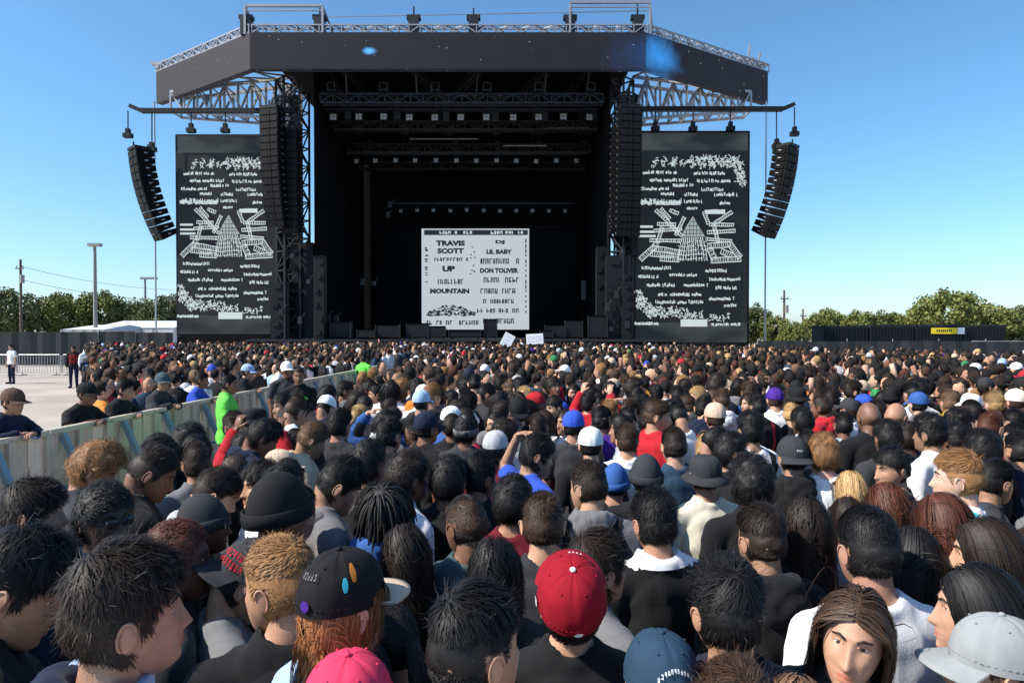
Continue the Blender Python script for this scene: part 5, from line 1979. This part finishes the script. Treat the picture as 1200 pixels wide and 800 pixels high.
P(1018, 632, 1.70, -4, 'stand', 'swirl_hair', 'black', 'tan', 'tee', 'white', label='person with swirled black hair in white tee with dark back print', prints=[(back_print('stand', 'tee', 1.08, 1.27, .11, .02, 9), 'brown')])
P(1168, 768, 1.57, -70, 'stand', 'crop_hair', 'brown', 'light', 'tee', 'grey', hat='cap', hatc='ash grey', label='person in a plain pale grey cap turned to the fence', slim=.9)
P(1148, 702, 1.65, -62, 'stand', 'long_straight_hair', 'black', 'light', 'tee', 'navy', label='person with long glossy black hair in navy turned to the fence', slim=.9)
P(1158, 640, 1.66, -58, 'stand', 'long_straight_hair', 'dark brown', 'light', 'tee', 'charcoal', label='person with long dark brown hair turned to the fence by a white tee', slim=.9)
P(1105, 606, 1.65, -20, 'stand', 'long_straight_hair', 'auburn', 'light', 'tee', 'maroon', label='person with long straight auburn hair', slim=.9)
P(1040, 588, 1.56, -6, 'stand', 'long_wavy_hair', 'auburn', 'light', 'tee', 'black', label='person with wavy auburn hair beside the blond one', slim=.9)
P(1072, 648, 1.60, 12, 'stand', 'long_straight_hair', 'black', 'tan', 'tee', 'navy', label='person with long black hair next to the white tee with back print', slim=.9)
P(1124, 553, 1.68, -52, 'stand', 'fade_hair', 'golden brown', 'pale', 'tee', 'white', label='person with golden-brown hair in profile, white tee with turquoise strap', prints=[(strap('stand', 'tee', (.11, -.11)), 'turquoise')])
P(893, 622, 1.61, -14, 'stand', 'fade_hair', 'dark brown', 'tan', 'hoodie', 'black', label='person with faded dark hair and black hoodie, neck lit')
P(945, 612, 1.6, 6, 'stand', 'long_curly_hair', 'dark brown', 'light', 'tee', 'grey', label='person with long dark brown curls by the faded haircut', slim=.9)
P(993, 600, 1.45, 0, 'stand', 'long_straight_hair', 'dark brown', 'light', 'tee', 'navy', label='person with shiny dark brown hair just below the blond hair', slim=.9)
P(997, 570, 1.5, -6, 'stand', 'bob_hair', 'blond', 'pale', 'tee', 'white', label='person with straight blond hair', slim=.9)
P(768, 603, 1.62, -12, 'stand', 'messy_hair', 'black', 'tan', 'long', 'black', label='person with messy black hair, white collar and black jacket', prints=[(shirt_piece('stand', 'long', lambda c, n: c.z > 1.462), 'white')])
P(690, 562, 1.62, 8, 'turn_left', 'crop_hair', 'dark brown', 'light', 'hoodie', 'grey', label='person with cropped dark hair, grey hoodie with a dark backpack', prints=[(strap('turn_left', 'long', (.12, -.12)), 'black')])
P(721, 560, 1.47, 20, 'stand', 'crop_hair', 'black', 'tan', 'tee', 'black', hat='beanie', hatc='blue', label='person in a denim-blue knit hat')
P(757, 552, 1.57, 0, 'stand', 'crop_hair', 'black', 'brown', 'hoodie', 'black', hat='beanie', hatc='charcoal', label='person in a plain charcoal knit hat near the messy black hair')
P(692, 516, 1.57, 0, 'stand', 'crop_hair', 'black', 'light', 'tee', 'black', hat='cap', hatc='white', label='person in a clean white baseball cap')
P(672, 495, 1.60, 6, 'stand', 'crop_hair', 'black', 'tan', 'tee', 'charcoal', hat='cap', hatc='royal blue', label='person in a royal blue baseball cap')
P(628, 527, 1.61, 60, 'hand_on_head', 'bowl_hair', 'black', 'tan', 'tee', 'royal blue', label='person with straight black hair, bare arm raised over the head')
P(581, 520, 1.55, 20, 'stand', 'crop_hair', 'black', 'tan', 'tee', 'maroon', hat='cap', hatc='pale grey', label='person in a pale grey cap and maroon tee')
P(601, 582, 1.58, 14, 'stand', 'curly_hair', 'black', 'tan', 'tee', 'maroon', label='person with thick black curls and maroon tee')
P(527, 557, 1.60, 20, 'stand', 'curly_hair', 'black', 'brown', 'tee', 'black', label='person with dense black curls behind the shaved head')
P(562, 552, 1.60, 0, 'turn_right', 'messy_hair', 'black', 'brown', 'tee', 'black', label='person with rough black hair behind the shaved head')
P(478, 552, 1.63, 55, 'stand', 'curly_hair', 'dark brown', 'brown', 'tee', 'white', label='person in profile with dark brown curls and white tee')
P(452, 590, 1.58, 36, 'stand', 'locs_hair', 'black', 'brown', 'hoodie', 'blue', label='person with hanging black twists and blue hoodie')
P(398, 560, 1.65, 62, 'look_down', 'messy_hair', 'black', 'tan', 'hoodie', 'grey', label='person with straight black hair bowed down in grey hoodie')
P(432, 536, 1.62, 30, 'stand', 'curly_hair', 'black', 'brown', 'tee', 'black', label='person with glossy black curls behind the bowed grey hoodie')
P(880, 500, 1.66, -6, 'stand', 'curly_fade_hair', 'black', 'tan', 'tee', 'white', label='person with curly black top, white tee and dark pack straps', prints=[(strap('stand', 'tee', (.12, -.12), .026), 'black')])
P(929, 530, 1.60, 2, 'stand', 'crop_hair', 'black', 'tan', 'hoodie', 'black', hat='cap', hatc='charcoal', back=True, patches=[('text', 'white', .0, .26, .3, .06, 4)], label='person in a charcoal cap worn backwards with small white mark')
P(966, 527, 1.62, 14, 'stand', 'curly_hair', 'golden brown', 'pale', 'tee', 'white', label='person with curly golden-brown hair and white tee')
P(838, 485, 1.62, 0, 'stand', 'crop_hair', 'brown', 'light', 'tee', 'black', hat='cap', hatc='beige', label='person in a beige cap and black tee')
P(908, 465, 1.62, 4, 'stand', 'crop_hair', 'brown', 'light', 'tee', 'white', hat='cap', hatc='purple', label='person in a purple cap and white tee')
P(935, 462, 1.64, 10, 'stand', 'fade_hair', 'black', 'brown', 'tee', 'black', hat='bucket hat', hatc='black', label='person in a black bucket hat beside the purple cap')
P(940, 490, 1.57, -14, 'stand', 'curly_hair', 'black', 'brown', 'tee', 'pale grey', label='person with black curls behind the charcoal backward cap')
P(880, 560, 1.60, 0, 'stand', 'afro_hair', 'black', 'brown', 'tee', 'black', label='person with the biggest round black curls in front of the white tee straps')
P(826, 550, 1.58, -8, 'stand', 'crop_hair', 'black', 'tan', 'tee', 'cream', hat='bucket hat', hatc='charcoal', label='person in a charcoal bucket hat and cream tee')
P(790, 517, 1.62, -6, 'stand', 'crop_hair', 'dark brown', 'light', 'tee', 'steel blue', label='person with neat dark crop, bare neck and steel-blue tee')
P(735, 512, 1.55, 6, 'stand', 'messy_hair', 'brown', 'light', 'tee', 'white', label='person with tousled brown hair beside the clean white cap')
P(1090, 503, 1.66, -30, 'stand', 'curly_fade_hair', 'black', 'tan', 'tee', 'white', label='person with a high black curly top and white tee, turned to the fence')
P(1150, 522, 1.62, -16, 'stand', 'curly_hair', 'black', 'tan', 'tee', 'black', label='person with loose black curls behind the turquoise strap')
P(1046, 543, 1.58, -50, 'turn_left', 'slick_hair', 'black', 'tan', 'tee', 'charcoal', label='person with slicked black hair by the curly golden-brown head')
P(1018, 484, 1.69, 0, 'stand', None, 'black', 'brown', 'tee', 'black', label='bald person with broad brown head')
P(1050, 484, 1.66, 8, 'turn_right', None, 'black', 'tan', 'tee', 'navy', label='bald person with lighter skin beside the other bald head')
P(1040, 508, 1.60, -4, 'stand', 'curly_hair', 'black', 'tan', 'tee', 'charcoal', label='person with black curls below the two bald heads')
P(1190, 467, 1.64, 0, 'stand', 'crop_hair', 'brown', 'light', 'tee', 'black', hat='cap', hatc='cream', label='person in a cream cap on the tree side')
P(1076, 470, 1.60, 0, 'stand', 'crop_hair', 'black', 'light', 'tee', 'grey', hat='cap', hatc='blue', label='person in a mid-blue cap near the bald heads')
P(1112, 468, 1.6, 0, 'stand', 'messy_hair', 'light brown', 'light', 'tee', 'yellow', label='person in a yellow tee with light brown hair')
P(1165, 470, 1.6, 0, 'stand', 'messy_hair', 'blond', 'pale', 'tee', 'red', label='person with blond hair and red tee')
P(846, 466, 1.64, 0, 'stand', 'crop_hair', 'brown', 'tan', 'hoodie', 'white', label='person in a white hoodie beyond the beige cap')
P(500, 497, 1.6, 40, 'stand', 'crop_hair', 'black', 'brown', 'tee', 'black', hat='cap', hatc='navy', label='person in a navy cap near the pale grey beanie')
P(546, 500, 1.6, 10, 'stand', 'curly_hair', 'black', 'brown', 'tee', 'charcoal', hat='beanie', hatc='grey', label='person in a grey knit hat over black curls')
P(494, 468, 1.62, 20, 'stand', 'crop_hair', 'black', 'tan', 'tee', 'black', hat='cap', hatc='pale blue', label='person in a pale blue cap')
P(456, 505, 1.62, 30, 'stand', 'messy_hair', 'black', 'tan', 'long', 'black', label='person with black hair beside the tan face near the navy cap')
P(398, 494, 1.63, 20, 'stand', 'messy_hair', 'black', 'tan', 'long', 'charcoal', label='person with black hair and ribbed charcoal jacket near the guards')
P(382, 474, 1.58, 10, 'look_down', 'crop_hair', 'black', 'tan', 'tee', 'navy', hat='cap', hatc='white', label='person in white cap bowed below the black-shirted guard')
P(365, 510, 1.58, 70, 'phone', 'messy_hair', 'light brown', 'tan', 'hoodie', 'beige', label='person with light brown hair and beige hoodie holding up hands')
P(690, 470, 1.55, 40, 'arms_up', 'messy_hair', 'black', 'light', 'long', 'red', label='person in red sleeves with both arms lifted')
P(470, 455, 1.62, 20, 'stand', 'afro_hair', 'golden brown', 'tan', 'tee', 'charcoal', label='person with round golden-brown curls near the pale blue cap')

# guards in the lane by the barriers
G2 = 'guards in the lane by the barriers'
P(268, 447, 1.68, 75, 'guard', 'crop_hair', 'black', 'brown', 'long', 'neon green', label='guard in a neon green top standing by the bend of the barriers', group=G2)
P(427, 419, 1.62, 30, 'guard', 'crop_hair', 'black', 'brown', 'long', 'neon green', label='distant guard in neon green near the far end of the barriers', group=G2)
P(350, 438, 1.72, 165, 'guard', 'buzz_hair', 'black', 'brown', 'tee', 'black', label='guard in black shirt with small green chest marks, facing away from the stage', group=G2, trousers='black',
  prints=[(shirt_piece('guard', 'tee', lambda c, n: n.y > .2 and min((c - Vector((.08, .12, 1.30))).length, (c - Vector((-.09, .12, 1.30))).length) < .035), 'neon green')])
P(336, 431, 1.74, 150, 'stand', 'crop_hair', 'black', 'brown', 'tee', 'charcoal', hat='cap', hatc='white', label='guard in a white cap behind the black-shirted guard', group=G2)

# people leaning on the barriers from the far side
LEAN = 'people leaning on the barriers'
for px, hz, hair, hc, sk_, top, tc, hat, hatc, face, lab, pr in (
        (14, 1.66, 'crop_hair', 'dark brown', 'tan', 'long', 'navy', 'cap', 'brown', 96, 'person in navy top with pale chest print leaning on the barrier', True),
        (101, 1.64, 'crop_hair', 'black', 'brown', 'tee', 'black', 'cap', 'black', 100, 'person in black cap and printed black tee leaning on the barrier', True),
        (146, 1.63, 'messy_hair', 'black', 'tan', 'tee', 'black', None, 'black', 92, 'person with dark tousled hair and black tee leaning on the barrier', False),
        (190, 1.66, 'crop_hair', 'black', 'tan', 'long', 'charcoal', 'cap', 'slate', 90, 'person in slate cap and charcoal jacket leaning on the barrier', False),
        (236, 1.61, 'crop_hair', 'black', 'brown', 'tee', 'royal blue', None, 'black', 84, 'person in bright blue tee resting both arms on the barrier', False),
        (290, 1.65, 'crop_hair', 'black', 'tan', 'tee', 'black', 'cap', 'pale blue', 80, 'person in pale blue cap leaning on the barrier behind the neon guard', False),
        (330, 1.64, 'messy_hair', 'dark brown', 'light', 'tee', 'white', None, 'black', 80, 'person in white tee leaning on the barrier behind the two guards', False)):
    Y = 9.0
    for _ in range(6): Y = (fence_x(Y) - .12) / ((px - 600) / 800)
    X = fence_x(Y) - .12
    prn = [(shirt_piece('lean', 'long' if top == 'long' else 'tee', lambda c, n: n.y > .1 and 1.12 < c.z < 1.26 and abs(c.x) < .1 and noise.noise(c * 30) > 0), 'pale blue')] if pr else []
    person(X, Y, hz, face, 'lean' if px != 190 else 'lean_turn', hair, hc, sk_, top, tc, hat=hat, hatc=hatc, label=lab, group=LEAN, prints=prn)
SIDE = 'people on the far side of the barriers'
for px, py, hz, face, hair, hc, top, tc, lab in (
        (13, 407, 1.66, 200, 'crop_hair', 'black', 'tee', 'white', 'person in white tee walking across the empty sandy ground'),
        (86, 409, 1.64, 160, 'messy_hair', 'brown', 'long', 'black', 'person in black patterned jacket at the edge of the side crowd'),
        (101, 410, 1.62, 120, 'crop_hair', 'black', 'hoodie', 'white', 'person in white hoodie at the edge of the side crowd'),
        (112, 411, 1.63, 90, 'curly_hair', 'black', 'tee', 'turquoise', 'person in turquoise tee at the edge of the side crowd'),
        (138, 414, 1.55, 80, 'long_straight_hair', 'brown', 'tee', 'orange', 'person in orange tee with long brown hair in the side crowd')):
    q = at(px, py, 1.0); Y = (hz - EYE) / (q.z - EYE)
    person(q.x * Y, Y, hz, face, 'stand', hair, hc, random.choice(('light', 'tan', 'brown')), top, tc, label=lab, group=SIDE,
           prints=[(back_print('stand', 'long', 1.0, 1.4, .16, .1, 5, back=False), 'red')] if px == 86 else ())

# ---- everyone else ------------------------------------------------------------------
LEFT = [(0, -1.9), (4, -2.4), (7, -2.4), (13, -2.5), (18, -2.9), (25, -3.2), (30, -3.4), (36, -3.6), (43, -8)]


def in_main(x, y):
    lb = np.interp(y, [p[0] for p in LEFT], [p[1] for p in LEFT])
    if x < lb or y > 41.5: return False
    if x > 0.79 * y + 2.4: return False
    return y < 40.5 - max(0, x - 4) * 1.12 or y < 15


def in_side(x, y):
    return 8.6 < y < 42 and x < fence_x(min(y, 30)) - .60 and x > -.63 * y + .2


cand = []
gy = 1.35
while gy < 42:
    sp_ = .39 if gy < 9 else (.46 if gy < 22 else .54)
    gx = -26 + (int(gy / sp_) % 2) * sp_ / 2
    while gx < 33:
        x, y_ = gx + random.uniform(-.14, .14), gy + random.uniform(-.14, .14)
        m = in_main(x, y_); sd = in_side(x, y_)
        if m or (sd and random.random() < .97): cand.append((x, y_, sd))
        gx += sp_
    gy += sp_
arr = np.array(PLACED)
fill = []
for x, y_, sd in cand:
    if y_ < 26 and ((arr[:, 0] - x) ** 2 + (arr[:, 1] - y_) ** 2).min() < .295 ** 2: continue
    hz = random.gauss(1.585, .055)
    hz = min(1.70, max(1.44, hz))
    if y_ < 8:
        if y_ < 4.5: hz = min(hz, 1.60)
        px, py = 600 + x / y_ * 800, 388 + (EYE - hz - .04) / y_ * 800
        r_ = 800 * .125 / y_
        if any(y_ < h[3] and math.hypot(px - h[0], py - h[1]) < (r_ + h[2]) * (.9 if y_ < 2.7 else .74) for h in HEADS): continue
    if 4.5 < y_ < 14 and -4.9 < x < -2.6 : continue
    fill.append((math.hypot(x, y_), x, y_, hz, sd))
fill.sort()

HAIRS = [('crop_hair', 15), ('messy_hair', 14), ('fade_hair', 11), ('swirl_hair', 7), ('curly_hair', 14), ('curly_fade_hair', 9), ('afro_hair', 3), ('coil_hair', 5), ('slick_hair', 4), ('buzz_hair', 6),
         ('long_straight_hair', 9), ('long_wavy_hair', 8), ('long_curly_hair', 3), ('bob_hair', 3), ('locs_hair', 2), ('ponytail_hair', 5), ('bowl_hair', 4)]
HCOL = [('black', 52), ('dark brown', 26), ('brown', 10), ('light brown', 3), ('auburn', 3), ('blond', 3), ('golden brown', 3)]
TOPC = [('black', 38), ('charcoal', 11), ('white', 21), ('grey', 7), ('pale grey', 4), ('navy', 7), ('red', 3), ('maroon', 3), ('blue', 3), ('steel blue', 3), ('beige', 2), ('green', 1.5), ('purple', 1), ('pink', 1), ('yellow', 1), ('orange', 1), ('pale blue', 2)]
HATC = [('black', 34), ('charcoal', 12), ('white', 16), ('navy', 8), ('red', 9), ('royal blue', 5), ('beige', 5), ('pale grey', 5), ('green', 3), ('purple', 2), ('pale blue', 2)]
SKN = [('pale', 12), ('light', 28), ('tan', 32), ('brown', 20), ('dark', 8)]


def pick(t):
    return random.choices([a[0] for a in t], [a[1] for a in t])[0]


LIMIT = 298
PRC = {}


def some_print(pose, kind):
    v = random.randrange(4); key = (pose, kind, v)
    if key not in PRC:
        if v == 3: PRC[key] = strap(pose, kind, (.12, -.12), .024)
        else: PRC[key] = back_print(pose, kind, (1.16, 1.05, 1.22)[v], (1.32, 1.30, 1.30)[v], (.12, .10, .05)[v], (.0, .05, -.2)[v], 20 + v * 7)
    return PRC[key]


rest = []
WOMEN = ('long_straight_hair', 'long_wavy_hair', 'long_curly_hair', 'bob_hair', 'ponytail_hair')
for d, x, y_, hz, sd in fill:
    if COUNT[0] >= LIMIT or (sd and y_ > 16) or x > .79 * y_ + .4:
        rest.append((x, y_, hz, sd)); continue
    hair = pick(HAIRS); hc = pick(HCOL)
    if y_ < 4.5 and hc in ('blond', 'auburn', 'golden brown', 'light brown'): hc = 'dark brown'
    lf = max(0., min(1., (-x / max(y_, .5)) / .3))
    face = random.gauss(34 * lf - 4, 18) if random.random() < .60 else random.choice((-1, 1, 1)) * random.uniform(40, 150)
    if sd: face = random.gauss(60, 35)
    pose = random.choices(('stand', 'stand_up', 'turn_right', 'turn_left', 'phone', 'look_down', 'hand_on_head', 'arms_up'), (40, 12, 13, 13, 9, 10, 1.5, 1.0 if y_ > 4 else 0))[0]
    hat = None
    if y_ > 4.5 and random.random() < .13 and hair not in ('afro_hair', 'locs_hair', 'curly_fade_hair'): hat = random.choices(('cap', 'beanie', 'bucket hat'), (70, 18, 12))[0]
    if hat: hair = hair if hair in WOMEN[:2] else 'crop_hair'
    wm = hair in WOMEN
    if wm: hz = max(1.44, hz - .05)
    if wm and pose in ('phone', 'look_down'): pose = 'stand'
    sk_ = pick(SKN)
    if hair in ('afro_hair', 'coil_hair', 'locs_hair'): sk_ = random.choice(('tan', 'brown', 'brown', 'dark')); hc = random.choice(('black', 'black', 'dark brown'))
    if hc in ('blond', 'golden brown', 'auburn'): sk_ = random.choice(('pale', 'light'))
    top_ = random.choices(('tee', 'long', 'hoodie'), (62, 14, 24))[0]; tc_ = pick(TOPC)
    pr_ = ()
    if top_ != 'hoodie' and random.random() < .35 and not wm:
        dark_ = sum(CC[tc_]) < .5
        pr_ = [(some_print(pose, 'long' if top_ == 'long' else 'tee'), random.choice(('white', 'pale grey', 'red', 'cream', 'yellow') if dark_ else ('black', 'navy', 'charcoal', 'red')))]
    if y_ < 3.5 and tc_ in ('yellow', 'pink', 'orange', 'purple', 'green', 'red'): tc_ = 'charcoal'
    person(x, y_, hz, face, pose, hair, hc, sk_, top_, tc_, prints=pr_, hat=hat, hatc=pick(HATC), back=random.random() < .3,
           slim=.9 if wm else random.uniform(.94, 1.04), group=SIDE if sd else CREW, trousers=random.choice(('navy', 'black', 'steel blue', 'charcoal', 'grey')))

# ---- the far crowd: one mass ----------------------------------------------------------


def far_template(kind, seed, q=1.):
    """triangles with a part id: 0 skin 1 hair 2 top 3 trousers 4 hat; q: fineness"""
    V, T, C = [], [], []
    rr = random.Random(seed)
    N = lambda k: max(5, int(round(k * q)))

    def put(mb, pid):
        b = len(V)
        V.extend(tuple(v) for v in mb.v); C.extend([pid] * len(mb.v))
        for f in mb.f:
            for k in range(1, len(f) - 1): T.append((f[0] + b, f[k] + b, f[k + 1] + b))
    put(MB().ell((0, .014, 1.588), (.078, .094, .118), N(10), N(6)), 0)
    put(MB().bar((0, -.01, 1.42), (0, 0, 1.54), .11, n=5), 0)
    if q > 1.3:
        put(MB().ell((0, .108, 1.572), (.014, .018, .024), 6, 4), 0)
        for sx in (-1, 1): put(MB().ell((sx * .082, -.005, 1.585), (.010, .018, .03), 6, 4), 0)
    if kind == 'cap':
        put(MB().ell((0, 0, 1.63), (.09, .11, .105), N(10), N(6)), 4)
        put(MB().box((0, .13, 1.625), (.13, .1, .015)), 4)
        put(MB().ell((0, -.022, 1.585), (.081, .09, .09), N(8), N(5)), 1)
    elif kind == 'long':
        put(MB().ell((0, -.02, 1.61), (.092, .102, .115), N(10), N(6)), 1)
        put(MB().ell((0, -.075, 1.46), (.10, .05, .2), N(8), N(5)), 1)
    elif kind != 'bald':
        r_ = {'short': 1.0, 'curly': 1.12, 'afro': 1.32}[kind]
        m = MB().ell((0, -.026, 1.632), (.081 * r_, .090 * r_, .098 * r_), N(12), N(7))
        m.v = [tuple(Vector(v) + (Vector(v) - Vector((0, 0, 1.6))).normalized() * rr.uniform(-.013, .013) * r_ * (1.2 if kind != 'short' else .8)) for v in m.v]
        put(m, 1)
    tor = MB(); n = N(8); V2 = []
    prof = ((1.47, .075, .06), (1.435, .14, .075), (1.39, .215, .09), (1.27, .225, .115), (.9, .185, .115))
    for z, a, b in prof:
        for j in range(n):
            t = 2 * math.pi * j / n
            V2.append((a * math.cos(t) * rr.uniform(.96, 1.04), b * math.sin(t), z))
    tor.add(V2, [(i * n + j, (i + 1) * n + j, (i + 1) * n + (j + 1) % n, i * n + (j + 1) % n) for i in range(len(prof) - 1) for j in range(n)])
    put(tor, 2)
    for s in (-1, 1):
        up = kind == 'short' and seed % 5 == 0 and s == 1
        if up:
            put(MB().bar((s * .2, 0, 1.38), (s * .27, .12, 1.58), .09, n=4), 2); put(MB().bar((s * .27, .12, 1.58), (s * .2, .18, 1.84), .07, n=4), 0)
        elif q > .8:
            put(MB().bar((s * .215, 0, 1.39), (s * .25, .0, 1.12), .1, n=4), 2); put(MB().bar((s * .25, 0, 1.12), (s * .22, .12, .92), .07, n=4), 0)
        put(MB().bar((s * .09, 0, .9), (s * .1, 0, .0), .16, n=4, w2=.1), 3)
    return np.array(V), np.array(T), np.array(C)


KND = ('short', 'short', 'curly', 'short', 'long', 'cap', 'curly', 'afro', 'long', 'short', 'short', 'bald', 'cap', 'short')
TPS = [[far_template(k, i, q) for i, k in enumerate(KND)] for q in (1.5, .95, .68)]
TW = [1.0, 16, 13, 14, 9, 8, 11, 3, 6, 12, .6, 2, 5, 6]
VV, TT, CL = [], [], []
base = 0
for x, y_, hz, sd in rest:
    ti = random.choices(range(len(KND)), TW)[0]
    V, T, C = TPS[0 if y_ < 13 else (1 if y_ < 23 else 2)][ti]
    s = hz / 1.60
    a = -R(random.gauss(55 if sd else 8, 60))
    c_, s_ = math.cos(a), math.sin(a)
    k = s * random.uniform(.92, 1.06)
    W = np.stack([(V[:, 0] * c_ - V[:, 1] * s_) * k + x, (V[:, 0] * s_ + V[:, 1] * c_) * k + y_, V[:, 2] * s], 1)
    cols = np.array([jitter(SK[pick(SKN)], .15), jitter(HC[pick(HCOL)], .2), jitter(CC[pick(TOPC)], .15), jitter(CC[random.choice(('navy', 'black', 'charcoal', 'steel blue'))], .2), jitter(CC[pick(HATC)], .1)])
    VV.append(W); TT.append(T + base); CL.append(cols[C]); base += len(V)
VV, TT, CL = np.concatenate(VV), np.concatenate(TT), np.concatenate(CL)
me = bpy.data.meshes.new('crowd')
me.vertices.add(len(VV)); me.vertices.foreach_set('co', VV.astype(np.float32).ravel())
me.loops.add(len(TT) * 3); me.loops.foreach_set('vertex_index', TT.astype(np.int32).ravel())
me.polygons.add(len(TT)); me.polygons.foreach_set('loop_start', np.arange(0, len(TT) * 3, 3, dtype=np.int32))
me.update(calc_edges=True)
me.polygons.foreach_set('use_smooth', np.ones(len(TT), bool))
at_ = me.color_attributes.new('person_colour', 'FLOAT_COLOR', 'POINT')
at_.data.foreach_set('color', np.concatenate([CL, np.ones((len(CL), 1))], 1).astype(np.float32).ravel())
cm_, n_, l_, p_ = newmat('crowd_people')
an = n_.new('ShaderNodeAttribute'); an.attribute_name = 'person_colour'
tc_n = n_.new('ShaderNodeTexCoord')
nz_ = n_.new('ShaderNodeTexNoise'); nz_.inputs['Scale'].default_value = 55; nz_.inputs['Detail'].default_value = 4
l_.new(tc_n.outputs['Object'], nz_.inputs['Vector'])
mr_ = n_.new('ShaderNodeMapRange'); mr_.inputs['From Min'].default_value = .3; mr_.inputs['From Max'].default_value = .7; mr_.inputs['To Min'].default_value = .55; mr_.inputs['To Max'].default_value = 1.4
l_.new(nz_.outputs['Fac'], mr_.inputs['Value'])
vm_ = n_.new('ShaderNodeVectorMath'); vm_.operation = 'SCALE'
l_.new(an.outputs['Color'], vm_.inputs[0]); l_.new(mr_.outputs[0], vm_.inputs['Scale'])
bu_ = n_.new('ShaderNodeBump'); bu_.inputs['Strength'].default_value = .6; bu_.inputs['Distance'].default_value = .02
l_.new(nz_.outputs['Fac'], bu_.inputs['Height']); l_.new(bu_.outputs[0], p_.inputs['Normal'])
l_.new(vm_.outputs[0], p_.inputs['Base Color']); p_.inputs['Roughness'].default_value = .75; p_.inputs['Specular IOR Level'].default_value = .25
me.materials.append(cm_)
tag(link('crowd', me), 'packed far crowd of small heads reaching from mid field to the stage', 'crowd', None, 'stuff')
print('tris', sum(sum(len(p.vertices) - 2 for p in m.polygons) for m in bpy.data.meshes if m.users))
print('people', COUNT[0], 'far', len(rest), 'tris', len(TT))

# cards held up near the stage
for px, py, Y, w, h, rot, lab in ((591, 397.5, 31, .50, .62, 28, 'white card held up at a slant above the far heads'), (627, 397, 33, .82, .5, -3, 'wide white sign held up level above the far heads')):
    p = at(px, py, Y)
    o = empty('hand_held_sign', (p.x, Y, p.z - h / 2)); o.rotation_euler = (R(-8), R(rot), 0)
    tag(o, lab, 'sign')
    MB().box((0, 0, h / 2), (w, .012, h)).build('card', M['paper'], o)
    t = MB()
    if w > .6:
        for r_, zz in enumerate((.36, .25, .14)):
            for j in range(7): t.box((-.3 + .1 * j, -.009, zz * h / .5), (.06, .004, .045))
    else:
        for j in range(3): t.box((0, -.009, .15 + .15 * j), (.22, .004, .02))
    t.build('lettering', plain('faint_marker', (.45, .45, .5), .8), o)
    MB().bar((-.02, .02, -.5), (.02, .02, .08), .06, n=6).build('handle', M['wood'], o)
